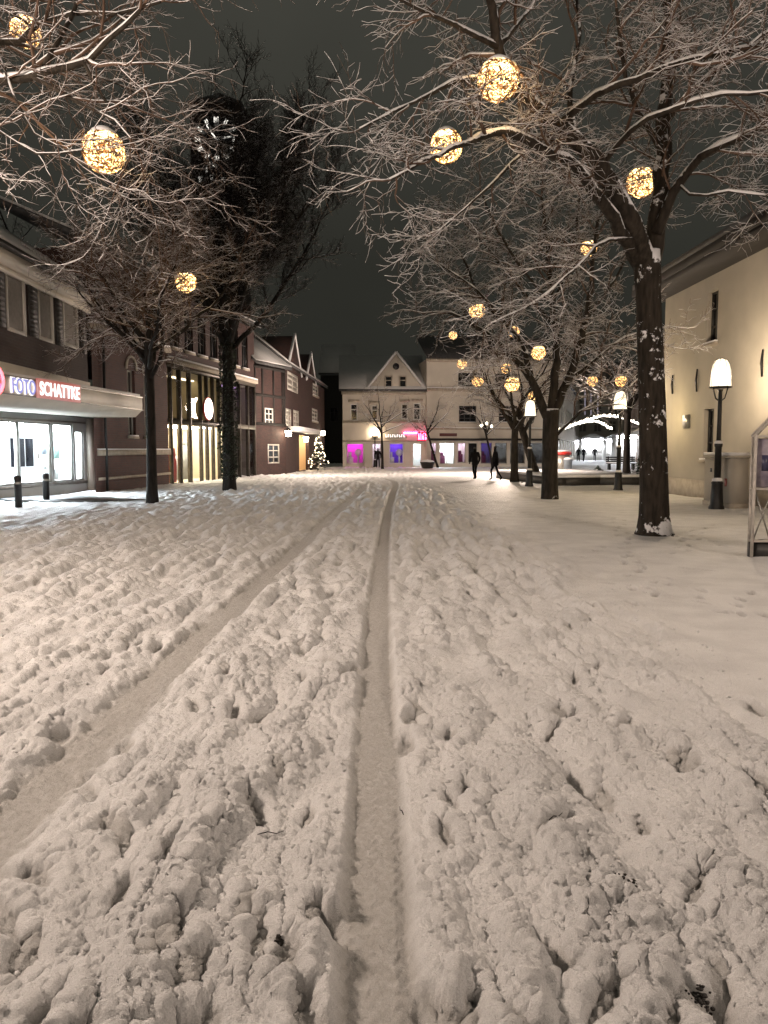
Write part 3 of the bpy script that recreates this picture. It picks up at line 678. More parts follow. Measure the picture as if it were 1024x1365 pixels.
balls = [(664, 107, 52, 'largest glowing ball, highest in the right-hand tree with a snow cap'), (595, 195, 42, 'bright ball crossed by a thin branch below the largest one'), (138, 202, 54, 'large glowing ball hanging over the photo shop roof'),
         (34, 42, 38, 'glowing ball at the upper left corner behind a snowy limb'), (248, 376, 27, 'glowing ball between the thin tree and the ivy-clad tree'), (855, 243, 38, 'ball half hidden behind the big tree limb'),
         (785, 331, 21, 'ball on the long thin branch left of the big trunk'), (636, 414, 21, 'ball at the tip of the forked tree left limb'), (718, 470, 19, 'ball inside the crotch of the forked tree'),
         (683, 512, 20, 'round pale ball just above the slim upright tree fork'), (711, 526, 15, 'small ball right on top of the twin lamp head'), (675, 491, 14, 'small dim ball above the round pale one'),
         (790, 508, 14, 'small pinkish ball between forked tree and street lamp'), (828, 508, 15, 'small ball directly above the middle street lamp head'), (637, 508, 15, 'small ball before the pale house attic window'),
         (616, 485, 13, 'small faint ball high before the pale house'), (685, 442, 15, 'small ball beside the forked tree left limb'), (604, 447, 11, 'tiniest ball cluster at the left crown edge of the forked tree')]
for k, (px, py, dia, lab) in enumerate(balls):
    D = 2 * BR * FPX / dia; o = ball0 if k == 0 else copy_tree(ball0)
    o.location = at(px, py, D); o['label'] = lab; o.rotation_euler.z = k * 1.3
    if dia > 18: light('ball_glow', o.location, 45, (1, .66, .30), .12)

# ------------------------------------------------------------------ street lamps
def lamp_proto():
    L = thing('street_lamp', 'x', 'street lamp', (0, 0, 0), 'old-style street lamps with bell shades')
    m = MB(); m.lathe([(.20, -.05), (.19, .05), (.165, .1), (.135, .62), (.15, .66), (.11, .70)], 10); m.build('base', M['dark'], L)
    m = MB(); m.lathe([(.085, .70), (.08, 1.55), (.10, 1.58), (.10, 1.64), (.058, 1.70), (.050, 2.95), (.075, 3.0)], 12); m.build('post', M['dark'], L, True)
    m = MB(); m.lathe([(.13, .70), (.12, .76), (.06, .80)], 10, cap=False); m.build('snow', M['snow_cap'], L, True); m = MB(); m.lathe([(.105, 1.645), (.10, 1.69), (.06, 1.72)], 10, cap=False); m.build('snow', M['snow_cap'], L, True)
    for k in range(4):
        a = k * math.pi / 2 + .4; m = MB(); c, s = math.cos(a), math.sin(a)
        m.tube([(c * .05, s * .05, 2.72), (c * .15, s * .15, 2.78), (c * .20, s * .20, 2.92), (c * .24, s * .24, 3.06)], [.014] * 4, 6); m.build('bracket', M['dark'], L, True)
    m = MB(); m.lathe([(.245, 3.05), (.255, 3.09), (.235, 3.28), (.215, 3.50), (.19, 3.62), (.14, 3.71), (.06, 3.755), (.001, 3.76)], 20, cap=False); m.build('lamp_shade', E['lamp'], L, True)
    m = MB()
    for k in range(8):
        a = k * math.pi / 4 + .2; c, s = math.cos(a), math.sin(a)
        m.tube([(c * .262, s * .262, 3.06), (c * .246, s * .246, 3.28), (c * .226, s * .226, 3.50), (c * .20, s * .20, 3.63), (c * .145, s * .145, 3.725), (c * .02, s * .02, 3.78)], [.006] * 6, 4)
    m.lathe([(.25, 3.03), (.275, 3.04), (.275, 3.07), (.262, 3.07)], 20); m.build('cage', M['dark'], L)
    l = light('bulb', (0, 0, 3.36), 800, (1, .78, .54), .12); l.parent = L
    return L
lamp0 = lamp_proto()
lamps = [(G(955, 678), 1.0, 'nearest street lamp, by the cream wall and utility cabinet'), (G(824, 654), .96, 'street lamp in front of the low bed wall and market street'), (Vector((5.95, 31.5, 0)), .93, 'street lamp beside the leaning tree trunk'), (G(500, 622.5), .86, 'far street lamp at the house with the purple window')]
for k, (p, sc, lab) in enumerate(lamps):
    o = lamp0 if k == 0 else copy_tree(lamp0); o.location = p; o['label'] = lab; o.scale = (sc, sc, sc)
    bl = [x for x in COL.objects if x.parent == o and x.type == 'LIGHT'][0]; bl.data = bl.data.copy(); bl.data.energy = (800, 560, 170, 420)[k]
# added unseen point lights: near ones for foreground snow, far pair for house fronts
for x, y, z, pw in ((8.2, 3.5, 5.6, 1500), (-7.0, 4.2, 5.4, 2900), (0.5, -8.5, 5, 750), (7.4, 47, 3.9, 4300), (-3.6, 44, 3.9, 1300)):
    light('unseen_light', (x, y, z), pw, (1, .80, .66), .6)


# ------------------------------------------------------------------ left: photo shop
FU = Frame((-9.75, 14.0), (-9.98, 26.2))
shop = thing('shop_house', 'dark brick house with white-lit shop front, canopy and red and blue sign', 'house', (-10, 20, 0))
wr = [FU.rect(8, 362, 34, 444), FU.rect(51, 383, 71, 455), FU.rect(84, 397, 104, 463)]
wr.append((wr[0][0] - 2.6, wr[0][0] - 1.55, wr[0][2], wr[0][3]))
m = MB(); FU.wall(m, 0, FU.L, 3.75, 6.2, wr, .2, 8); m.build('wall', M['brick_dark'], shop)
for r in wr: window(shop, FU, r, M['wframe'], M['curtain'], .11, 0, 0, .06, sill=False)
for a, b in ((wr[0][1] + .12, wr[1][0] - .12), (wr[1][1] + .12, wr[2][0] - .12), (wr[2][1] + .1, wr[2][1] + .6), (wr[0][0] - .7, wr[0][0] - .12)):
    m = MB(); FU.box(m, a, b, wr[0][2] + .05, wr[0][3] + .05, .004, .045)
    for k in range(12):
        v = wr[0][2] + .12 + k * .13; FU.box(m, a + .05, b - .05, v, v + .07, .046, .06)
    m.build('shutter', M['darkpaint'], shop)
m = MB(); FU.box(m, -.1, FU.L + .1, 6.2, 6.52, -.1, .35); FU.box(m, -.1, FU.L + .1, 6.05, 6.197, .002, .12); m.build('cornice', M['canopy'], shop)
m = MB(); FU.box(m, -.15, FU.L + .15, 6.50, 6.62, .36, .50); m.build('gutter', M['darkpaint'], shop)
def slope(mb, F, u0, u1, v0, w0, v1, w1, th=.18):
    A = [F.pt(u0, v0, w0), F.pt(u0, v1, w1), F.pt(u0, v1 + th, w1), F.pt(u0, v0 + th, w0)]; B = [F.pt(u1, v0, w0), F.pt(u1, v1, w1), F.pt(u1, v1 + th, w1), F.pt(u1, v0 + th, w0)]
    mb.hull2(A, B)
m = MB(); slope(m, FU, -.2, FU.L + .2, 6.53, .36, 9.6, -4.2); slope(m, FU, -.2, FU.L + .2, 6.53, -8.7, 9.6, -4.24); rf = m.build('roof', M['slate'], shop)
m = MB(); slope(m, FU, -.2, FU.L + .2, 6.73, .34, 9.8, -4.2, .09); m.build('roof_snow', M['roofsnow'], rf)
# beige band above the canopy, canopy, shop front
m = MB(); FU.box(m, 0, FU.L + .05, 3.1, 3.748, -.3, .05); m.build('band', M['canopy'], shop)
c0, c1 = Vector((-9.75, 13.2)), Vector((-8.30, 26.6))
FC = Frame(c0, c1)
m = MB(); A = [FC.pt(0, 2.84, 0), FC.pt(0, 3.28, 0), FC.pt(0, 3.28, -3.2), FC.pt(0, 2.60, -3.2), FC.pt(0, 2.60, -.55)]; B = [FC.pt(FC.L, 2.84, 0), FC.pt(FC.L, 3.28, 0), FC.pt(FC.L, 3.28, -1.7), FC.pt(FC.L, 2.60, -1.7), FC.pt(FC.L, 2.60, -.25)]
m.hull2(A, B); cpy = m.build('canopy', M['canopy'], shop)
m = MB(); FC.box(m, 0, FC.L + .02, 2.83, 2.86, .003, .02); FC.box(m, 0, FC.L + .02, 3.25, 3.30, .003, .025); m.build('trim', M['steel'], cpy)
m = MB(); FC.box(m, .05, FC.L - .05, 3.283, 3.38, -1.4, -.05); m.build('canopy_snow', M['snow_cap'], cpy)
FS = Frame((-12.2, 17.6), tuple(G(125, 654).xy))
pr_ = [FS.rect(-60, 564, 26, 645), FS.rect(27, 566, 69, 645), FS.rect(72, 565, 98, 642), FS.rect(101, 577, 112, 640)]
for r in pr_: pass
holes = [(a, b, .42, 2.36) for a, b, c, d in pr_[:3]] + [(pr_[3][0], pr_[3][1], .42, 2.15)]
m = MB(); FS.wall(m, 0, FS.L, -.05, 2.62, holes, .18); m.build('shop_front', M['grey_panel'], shop)
for k, hgt in enumerate(holes):
    window(shop, FS, hgt, M['steel'], M['glass'], .045, 1 if k == 0 else 0, 0, .1, name='shop_window')
m = MB(); FS.box(m, FS.L - .42, FS.L + .05, -.05, 2.6, .005, .12); m.build('pillar', M['canopy'], shop)
rm = room(shop, FS, .1, FS.L - .3, .40, 2.5, 2.6, M['white'], E['shop'], -.2, 3, tw=.16)
m = MB(); u = FS.rect(28, 580, 57, 625)
FS.box(m, u[0] - .18, u[1] + .25, .62, 2.05, -.42, -.36); dp = m.build('display_panel', emat('light_box', (.95, .98, 1), 1.2), shop)
m = MB(); um = (u[0] * .38 + u[1] * .62); FS.box(m, u[0], um - .03, .95, 1.85, -.356, -.33); FS.box(m, um + .05, u[1], .95, 1.85, -.356, -.33); m.build('screen', mat('screen_dark', (.03, .033, .05), .6, var=.4, vscale=3, spec=.2), dp)
for uu, v in ((.6, .9), (1.6, 1.1), (2.6, .8), (FS.L - 1.3, .8)):
    m = MB(); FS.box(m, uu, uu + .7, .42, v, -1.5, -1.0); FS.box(m, uu + .1, uu + .3, v + .001, v + .2, -1.4, -1.2); FS.box(m, uu + .4, uu + .58, v + .001, v + .13, -1.35, -1.2); m.build('counter', M['grey_panel'], rm)
for x0, y0, x1, y1, cc in ((2, 578, 8, 626, (.12, .2, .45)), (14, 600, 22, 618, (.5, .5, .55)), (75, 585, 84, 612, (.55, .5, .45)), (87, 590, 95, 606, (.35, .42, .5)), (103, 590, 110, 612, (.3, .5, .45))):
    r = FS.rect(x0, y0, x1, y1); m = MB(); FS.box(m, r[0], r[1], r[2], r[3], -.9, -.87); m.build('poster', mat('shop_poster', cc, .5, var=.6, vscale=4), rm)
m = MB(); FS.box(m, 0, FS.L, .30, .40, .003, .03); FS.box(m, 0, FS.L, 2.40, 2.46, .003, .02); m.build('trim', M['steel'], shop)
# lit letters
def text_obj(name, body, size, material, parent, F, u, v, w, sx=1.0, ext=.02, bold=0.0):
    cu = bpy.data.curves.new(name, 'FONT'); cu.body = body; cu.size = size; cu.extrude = ext; cu.offset = bold
    tmp = bpy.data.objects.new('tmp_text', cu); COL.objects.link(tmp)
    dg = bpy.context.evaluated_depsgraph_get(); me = bpy.data.meshes.new_from_object(tmp.evaluated_get(dg)); bpy.data.objects.remove(tmp)
    me.name = name; me.materials.clear(); me.materials.append(material)
    mt = Matrix((F.U * sx, Vector((0, 0, 1)), F.N)).transposed().to_4x4(); mt.translation = F.pt(u, v, w) - (wloc(parent) if parent else Vector())
    if F.U.cross(Vector((0, 0, 1))).dot(F.N) < 0: pass
    me.transform(mt); o = bpy.data.objects.new(name, me); COL.objects.link(o)
    if parent: o.parent = parent
    return o
rF = FC.rect(13, 503, 44, 530); rS = FC.rect(48, 504, 100, 531); rC = FC.rect(-26, 484, 0, 532)
sg = thing('shop_sign', 'illuminated shop sign with blue FOTO and white-on-red SCHATTKE on the canopy', 'sign', FC.pt(rF[0], 3.0, 0))
m = MB(); FC.box(m, rS[0] - .05, rS[1] + .12, 2.83, 3.33, .03, .10); m.build('red_panel', E['signred'], sg)
wS = rS[1] - rS[0]; wF = rF[1] - rF[0]
def fit_text(name, body, material, F, u0, u1, v0, vh, w, parent, bold=0):
    o = text_obj(name, body, 1.0, material, parent, F, 0, 0, 0, ext=.01, bold=bold)
    co_ = np.empty(len(o.data.vertices) * 3); o.data.vertices.foreach_get('co', co_); co_ = co_.reshape(-1, 3) + np.array(wloc(parent))
    U, N, P = np.array(F.U), np.array(F.N), np.array(F.P); rel = co_ - P; uu = rel @ U; vv = co_[:, 2]; ww = rel @ N
    uu = u0 + (uu - uu.min()) / (uu.max() - uu.min()) * (u1 - u0); vv = v0 + (vv - vv.min()) / (vv.max() - vv.min()) * vh; ww = w + (ww - ww.min())
    new = P + uu[:, None] * U + ww[:, None] * N; new[:, 2] = vv; new -= np.array(wloc(parent)); o.data.vertices.foreach_set('co', new.reshape(-1)); o.data.update(); return o
fit_text('lettering', 'SCHATTKE', E['signwhite'], FC, rS[0], rS[1] + .04, 2.90, .36, .102, sg, .012)
fit_text('lettering', 'FOTO', E['signwhite'], FC, rF[0] - .02, rF[1] + .02, 2.87, .40, .03, sg, .018)
fit_text('lettering', 'FOTO', E['signblue'], FC, rF[0], rF[1], 2.885, .37, .06, sg, .010)
rg_ = MB(); rc = (rC[1] - .02); uc = rC[1] - .66
rg_.tube([FC.pt(uc + .6 * math.cos(a), 3.12 + .42 * math.sin(a), .12) for a in [k * math.pi / 14 for k in range(29)]], [.035] * 29, 6); rg_.build('red_ring', E['ring'], sg)
fit_text('lettering', 'G', E['signblue'], FC, rC[1] - .32, rC[1] - .10, 2.88, .36, .06, sg, .012)
BL = 'bollards before the photo shop'
bo = thing('bollard', 'nearer dark bollard on bare wet paving before the photo shop', 'bollard', G(25, 676), BL)
m = MB(); m.lathe([(.09, -.05), (.09, .70), (.095, .72), (.095, .78), (.07, .82), (.001, .83)], 14); [setattr(m, 'smooth', 0)]
def local(mb, name, material, parent, smooth=False):
    l = wloc(parent); parent_loc = parent.location.copy(); parent.location = (0, 0, 0); o = mb.build(name, material, parent, smooth); parent.location = parent_loc; return o
local(m, 'post', M['dark'], bo, True)
m = MB(); m.lathe([(.098, .60), (.102, .61), (.102, .65), (.098, .66)], 14, cap=False); local(m, 'band', M['steel'], bo)
b_ = copy_tree(bo); b_.location = G(62, 669); b_['label'] = 'farther dark bollard at the right shop window pane'
# bare wet paving
m = MB(); rg = random.Random(2); cx, cy = G(82, 667).x, G(82, 667).y; n = 40
m.prism([(cx + 2.1 * math.cos(a) * (1 + .12 * rg.gauss(0, 1)), cy + 1.15 * math.sin(a) * (1 + .1 * rg.gauss(0, 1)) - .45 * math.cos(a)) for a in [k * 6.2832 / n for k in range(n)]], .03, .065)
tag(m.build('pavement', M['wet']), kind='structure')

# ------------------------------------------------------------------ left: brick hall with glazed shop
FB = Frame((-9.95, 26.5), (-9.27, 33.2))
FGz = Frame((-9.27, 33.2), tuple(G(341, 634).xy))
hall = thing('brick_hall', 'dark red brick hall with tall glazed shop front and snow-edged cornice', 'building', (-10, 33, 0))
ar = [FB.rect(170, 480, 180, 575), FB.rect(192, 485, 201, 580)]; ar = [(a, b, 2.0, 4.5) for a, b, c, d in ar]
m = MB(); FB.wall(m, 0, FB.L, -.05, 5.6, ar, .25); m.build('wall', M['brick_red'], hall)
for a in ar:
    f = window(hall, FB, a, M['wframe'], M['pane'], .05, 1, 2, .18, sill=True)
    m = MB(); um = (a[0] + a[1]) / 2; w = (a[1] - a[0]) / 2 + .12
    pts = [FB.pt(um + w * math.cos(t_), a[3] + .02 + w * 1.1 * math.sin(t_), .03) for t_ in [k * math.pi / 10 for k in range(11)]]; m.tube(pts, [.06] * 11, 4); m.build('arch', M['stone'], f)
m = MB(); FB.box(m, .2, FB.L + .03, 1.28, 1.48, .003, .10); FB.box(m, .2, FB.L + .03, .42, .52, .003, .07); m.build('plinth_band', M['stone'], hall)
m = MB(); FB.box(m, .2, FB.L, 1.483, 1.53, .0, .095); m.build('band_snow', M['snow_cap'], hall)
m = MB(); m.tube([FB.pt(.7, -.02, .09), FB.pt(.7, 6, .09)], [.05, .05], 8); m.build('downpipe', M['dark'], hall)
m = MB(); FB.box(m, 0, FB.L, 5.6, 5.78, -.2, .22); FGz.box(m, 0, FGz.L, 5.2, 5.4, -.2, .22); m.build('cornice', M['stone'], hall)
m = MB(); FB.box(m, 0, FB.L, 5.783, 5.87, -.0, .21); FGz.box(m, 0, FGz.L, 5.403, 5.48, 0, .21); m.build('cornice_snow', M['snow_cap'], hall)
up = []
for k in range(4): up.append((.5 + k * 1.6, 1.3 + k * 1.6, 6.3, 7.9))
m = MB(); FB.wall(m, 0, FB.L, 5.79, 8.3, up, .25, 9); m.build('upper_wall', M['brick_old'], hall)
for r in up: window(hall, FB, r, M['darkpaint'], M['pane'], .06, 1, 1, .15, sill=True)
up2 = [(.4 + k * 1.45, 1.3 + k * 1.45, 5.9, 7.8) for k in range(int((FGz.L - .6) / 1.45))]
m = MB(); FGz.wall(m, 0, FGz.L, 5.41, 8.3, up2, .25, 9); m.build('upper_wall', M['brick_old'], hall)
for r in up2: window(hall, FGz, r, M['darkpaint'], M['pane'], .06, 1, 1, .15, sill=True)
m = MB(); slope(m, FB, -.2, FB.L + .2, 8.3, .4, 10.4, -4.5); slope(m, FGz, -.1, FGz.L + .1, 8.3, .4, 10.4, -4.5); hr = m.build('roof', M['slate'], hall)
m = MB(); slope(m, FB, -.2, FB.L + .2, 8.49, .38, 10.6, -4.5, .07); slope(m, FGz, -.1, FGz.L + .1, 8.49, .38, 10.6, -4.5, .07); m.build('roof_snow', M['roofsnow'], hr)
# glazed front
cuts = [FGz.px(x, 600)[0] for x in (229, 241, 254, 269, 277, 285, 293, 301, 310, 320, 331, 340)]; cuts[0] = max(cuts[0], .05)
m = MB(); m2 = MB()
for k, u in enumerate(cuts):
    w = .08 if k in (1, 2) else .035
    FGz.box(m, u - w, u + w, -.05, 5.18, -.12, .06)
FGz.box(m, 0, FGz.L, 5.02, 5.19, -.10, .09); FGz.box(m, 0, FGz.L, 2.62, 2.84, -.10, .05)
m.build('mullion', mat('bronze_frame', (.10, .09, .075), .4, .5, var=.3), hall)
for k in range(len(cuts) - 1):
    for v0, v1, nm in ((.06, 2.62, 'shop_window'), (2.84, 5.02, 'shop_window')):
        if cuts[k + 1] - cuts[k] < .15: continue
        p = MB(); FGz.quad(p, [(cuts[k] + .05, v0, -.03), (cuts[k + 1] - .05, v0, -.03), (cuts[k + 1] - .05, v1, -.03), (cuts[k] + .05, v1, -.03)]); p.build(nm, M['glass'], hall)
sp = FGz.px(300, 600)[0]
rm = room(hall, FGz, .08, sp, .02, 2.6, 2.2, mat('warm_wall', (.75, .66, .5), .7), E['warm'], -.15, 2, tw=.12)
m = MB(); a, b = FGz.px(229.5, 628)[0], FGz.px(238, 628)[0]; FGz.box(m, a + .03, b, .05, 1.1, -.20, -.09); FGz.box(m, a + .05, b - .08, 1.101, 1.55, -.18, -.1); m.build('red_shelf', M['red'], rm)
for a, b, hh in ((2.0, 2.5, 1.5), (3.2, 3.6, 1.2), (4.3, 4.9, 1.7)):
    m = MB(); FGz.box(m, a, b, .05, hh, -1.6, -1.2); FGz.box(m, a + .1, b - .1, hh + .001, hh + .2, -1.5, -1.3); m.build('display_shelf', M['grey_panel'], rm)
rm2 = room(hall, FGz, .08, sp, 2.9, 5.0, 3.0, mat('cream_wall', (.55, .48, .33), .8), emat('dim_tube', (1, .8, .5), 4.5), -.15, 1)
m = MB(); FGz.box(m, .3, .42, 2.92, 4.98, -1.2, -1.0); FGz.box(m, 1.8, 1.95, 2.92, 4.98, -1.4, -1.2); m.build('column', M['grey_panel'], rm2)
room(hall, FGz, sp + .05, FGz.L - .05, .02, 5.0, 2.0, mat('dim_wall', (.25, .22, .2), .8), emat('violet_dim', (.6, .3, 1.0), 1.6), -.15, 1)
# round sign
rd = FGz.rect(270, 530, 282, 560, .1); uc, vc = (rd[0] + rd[1]) / 2, (rd[2] + rd[3]) / 2
rsn = thing('round_sign', 'round white glowing sign with thin red rim on the glazed front', 'sign', FGz.pt(uc, vc, .12))
def disc(F, u, v, w0, w1, r, n=28):
    m = MB(); m.hull2([F.pt(u + r * math.cos(a), v + r * math.sin(a), w0) for a in [k * 6.2832 / n for k in range(n)]], [F.pt(u + r * math.cos(a), v + r * math.sin(a), w1) for a in [k * 6.2832 / n for k in range(n)]]); return m
disc(FGz, uc, vc, .08, .178, .51).build('housing', M['dark'], rsn)
disc(FGz, uc, vc, .18, .20, .50).build('face', emat('round_sign_glow', (1, .84, .72), 5), rsn)
m = MB(); m.tube([FGz.pt(uc + .53 * math.cos(a), vc + .53 * math.sin(a), .15) for a in [k * 6.2832 / 28 for k in range(29)]], [.05] * 29, 6); m.build('rim', mat('sign_rim', (.35, .03, .03), .4), rsn)

# ------------------------------------------------------------------ left: old houses further down the street
pA, pB = G(347, 632), G(381, 630.5)
FA = Frame((at(339, 600, 44).x, 44.0), (at(381, 600, 47.5).x, 47.5))
oh = thing('timbered_house', 'old dark half-timbered brick house with white window frames', 'house', (FA.pt(1, 0, 0).x, 46, 0))
wa = [FA.rect(353, 544, 364, 567), FA.rect(357, 592, 372, 618)]
m = MB(); FA.wall(m, 0, FA.L, -.05, 6.3, wa, .2, 8); m.build('wall', M['brick_old'], oh)
for k, r in enumerate(wa): window(oh, FA, r, M['white'] if k == 0 else M['wframe'], M['pane'], .09, 1, 2, .05)
m = MB()
for v in (2.9, 4.55, 6.15): FA.box(m, 0, FA.L, v, v + .16, .003, .05)
for u in (0.05, .9, 2.2, 3.3, FA.L - .2): FA.box(m, u, u + .15, 2.9, 6.2, .004, .045)
m.build('timber_frame', M['soffit'], oh)
m = MB(); slope(m, FA, -.3, FA.L + .2, 6.3, .4, 9.2, -3.2); rr = m.build('roof', M['slate'], oh)
m = MB(); slope(m, FA, -.3, FA.L + .2, 6.49, .38, 9.4, -3.2, .07); m.build('roof_snow', M['roofsnow'], rr)
FH = Frame((at(381, 600, 47.5).x, 47.6), (at(433, 600, 66).x, 66))
gh = thing('gabled_house', 'dark red brick house with snow-edged gables and warm-lit doorway', 'house', (FH.pt(5, 0, 0).x, 56, 0))
wh = [FH.rect(383, 498, 397, 522), FH.rect(381, 545, 388, 568), FH.rect(391, 547, 398, 569), FH.rect(417, 512, 424, 528), FH.rect(416, 545, 423, 562)]
dr = FH.rect(399, 592, 412, 628); dr = (dr[0], dr[1], .02, 2.5)
m = MB(); FH.wall(m, 0, FH.L, -.05, 6.6, wh + [dr], .25, 7); m.build('wall', M['brick_old'], gh)
for k, r in enumerate(wh): window(gh, FH, r, M['wframe'], M['curtain'] if k < 3 else M['pane'], .16, 1, 2, .06, sill=(k > 2))
room(gh, FH, dr[0] - .3, dr[1] + .3, .0, 2.55, 1.6, mat('door_wall', (.6, .45, .28), .8), emat('door_tube', (1, .72, .4), 20), -.26, 1, name='doorway')
m = MB(); FH.box(m, .6, dr[1] + .3, 2.62, 2.85, .003, .8); FH.box(m, .65, dr[1] + .25, 2.853, 2.93, .01, .78); m.build('awning', M['snow_cap'], gh)
for ua, ub, ph in ((1.0, 6.0, 2.3), (8.5, 13, 2.0)):
    um = (ua + ub) / 2; m = MB(); m.hull2([FH.pt(ua, 6.6, .02), FH.pt(ub, 6.6, .02), FH.pt(um, 6.6 + ph, .02)], [FH.pt(ua, 6.6, -5), FH.pt(ub, 6.6, -5), FH.pt(um, 6.6 + ph, -5)]); g = m.build('gable', M['brick_old'], gh)
    m = MB(); m.tube([FH.pt(ua - .2, 6.5, .02), FH.pt(um, 6.75 + ph, .02)], [.085, .085], 5); m.tube([FH.pt(ub + .2, 6.5, .02), FH.pt(um, 6.75 + ph, .02)], [.085, .085], 5); m.build('gable_snow', M['snow_cap'], g)
m = MB(); slope(m, FH, -.2, FH.L + .2, 6.6, .3, 9.6, -3.5); rr = m.build('roof', M['slate'], gh)
m = MB(); slope(m, FH, -.2, FH.L + .2, 6.79, .28, 9.8, -3.5, .06); m.build('roof_snow', M['roofsnow'], rr)
# wall lanterns
lan0 = thing('wall_lantern', 'x', 'lantern', (0, 0, 0), 'lanterns on the dark brick houses')
m = MB(); m.lathe([(.001, -.22), (.15, -.2), (.2, .12), (.1, .22), (.001, .24)], 10, cap=False); m.build('glass', emat('lantern_glow', (1, .85, .6), 45), lan0, True)
m = MB(); m.lathe([(.22, .13), (.10, .26), (.02, .34)], 10); m.tube([(0, 0, .3), (-.1, .1, .42), (-.35, .3, .35)], [.02] * 3, 6); m.build('bracket', M['dark'], lan0)
for k, (px, py, Y, lab) in enumerate(((384.5, 577, 47.0, 'bright wall lantern beside the timbered house corner'), (408, 585, 56.5, 'small lantern above the warm-lit doorway'), (430.5, 577, 63.5, 'lantern at the far end of the gabled house'))):
    o = lan0 if k == 0 else copy_tree(lan0); o.location = at(px, py, Y); o['label'] = lab
# small lit conifer
def conifer(base, h, w, name, label, fmat, seed, snow=.3):
    r_ = random.Random(seed); root = thing(name, label, 'tree', base)
    m = MB(); m.tube([Vector(base) + Vector((0, 0, -.05)), Vector(base) + Vector((0, 0, h * .95))], [.05, .01], 6); m.build('trunk', M['bark_dark'], root)
    f = MB(); s = MB()
    for k in range(int(220)):
        z = h * r_.uniform(.08, 1) ** .9; rad = w * (1 - z / h) * r_.uniform(.6, 1.1) + .03; a = r_.uniform(0, 6.283); b = Vector(base) + Vector((0, 0, z)); e = b + Vector((math.cos(a) * rad, math.sin(a) * rad, -.22 * rad))
        sd = Vector((-math.sin(a), math.cos(a), 0)) * (.05 + .16 * rad)
        f.add([b, b.lerp(e, .6) + sd, e, b.lerp(e, .6) - sd], [(0, 1, 2, 3)])
        if r_.random() < snow: up_ = Vector((0, 0, .02)); q = b.lerp(e, .35); s.add([q + up_, b.lerp(e, .7) + sd * .7 + up_, e + up_, b.lerp(e, .7) - sd * .7 + up_], [(0, 1, 2, 3)])
    f.build('foliage', fmat, root); s.build('snow', M['snow_cap'], root); return root
tb = Vector((at(424, 600, 57).x, 57, 0)); cf = conifer(tb, 2.6, 1.0, 'fir_tree', 'small snowy fir tree lit beside the warm doorway', M['conifer'], 4, .8)
m = MB(); r_ = random.Random(6)
for _ in range(60):
    z = r_.uniform(.2, 2.4); a = r_.uniform(0, 6.28); rad = 1.0 * (1 - z / 2.6) * .95; c = tb + Vector((math.cos(a) * rad, math.sin(a) * rad, z)); m.tube([c, c + Vector((0, 0, .06))], [.03, .03], 4)
tag(m.build('fairy_lights', E['bulb2'], cf), kind='stuff')

# dark building in the gap
FD = Frame((at(428, 600, 84).x, 84), (at(470, 600, 84).x, 84))
dh = thing('dark_house', 'unlit dark house at the end of the side street', 'house', (FD.pt(1.5, 0, 0).x, 84, 0))
m = MB(); FD.wall(m, 0, FD.L, -.05, 9.5, [(1.0, 1.9, 4.5, 6), (2.6, 3.4, 4.5, 6)], .2, 8); m.build('wall', mat('dark_render', (.03, .028, .026), .9, var=.3), dh)
for r in ((1.0, 1.9, 4.5, 6), (2.6, 3.4, 4.5, 6)): window(dh, FD, r, M['darkpaint'], M['pane'])
m = MB(); slope(m, FD, -.2, FD.L + .2, 9.5, .3, 13, -4); rr = m.build('roof', M['slate'], dh)
m = MB(); slope(m, FD, -.2, FD.L + .2, 9.69, .28, 13.19, -4, .1); m.build('roof_snow', M['roofsnow'], rr)

# ------------------------------------------------------------------ far: pale gabled house and flat-fronted house
DF = G(512, 622.5).y
FW = Frame((at(457, 600, DF).x, DF), (at(568, 600, DF + .4).x, DF + .4))
ph = thing('pale_house', 'pale rendered house with pointed central gable and purple shop window', 'house', (FW.pt(3, 0, 0).x, DF, 0))
up_w = [FW.rect(467, 538, 477, 561), FW.rect(495, 540, 504, 560), FW.rect(535, 538, 544, 559), FW.rect(551, 537, 561, 560)]
pw = FW.rect(462, 591, 485, 618); dw = FW.rect(496, 591, 508, 621); vw = FW.rect(519, 591, 538, 618); ww = FW.rect(550, 591, 562, 619)
dw = (dw[0], dw[1], .03, dw[3]); ww = (ww[0], ww[1], .05, ww[3])
eave = FW.px(512, 522)[1]
m = MB(); FW.wall(m, 0, FW.L, -.05, eave, up_w + [pw, dw, vw, ww], .3, 9); m.build('wall', M['pale'], ph)
for r in up_w:
    f = window(ph, FW, r, M['white'], M['pane'], .10, 0, 1, .12, sill=True)
    m = MB(); FW.box(m, r[0] - .15, r[1] + .15, r[3] + .12, r[3] + .34, .004, .13); m.build('lintel', M['stone'], f)
m = MB(); v1 = FW.px(512, 564)[1]; FW.box(m, 0, FW.L, v1, v1 + .2, .004, .14); FW.box(m, -.1, FW.L + .1, eave - .25, eave - .002, .003, .28); FW.box(m, 0, FW.L, 2.15, 2.3, .004, .08); m.build('string_course', M['stone'], ph)
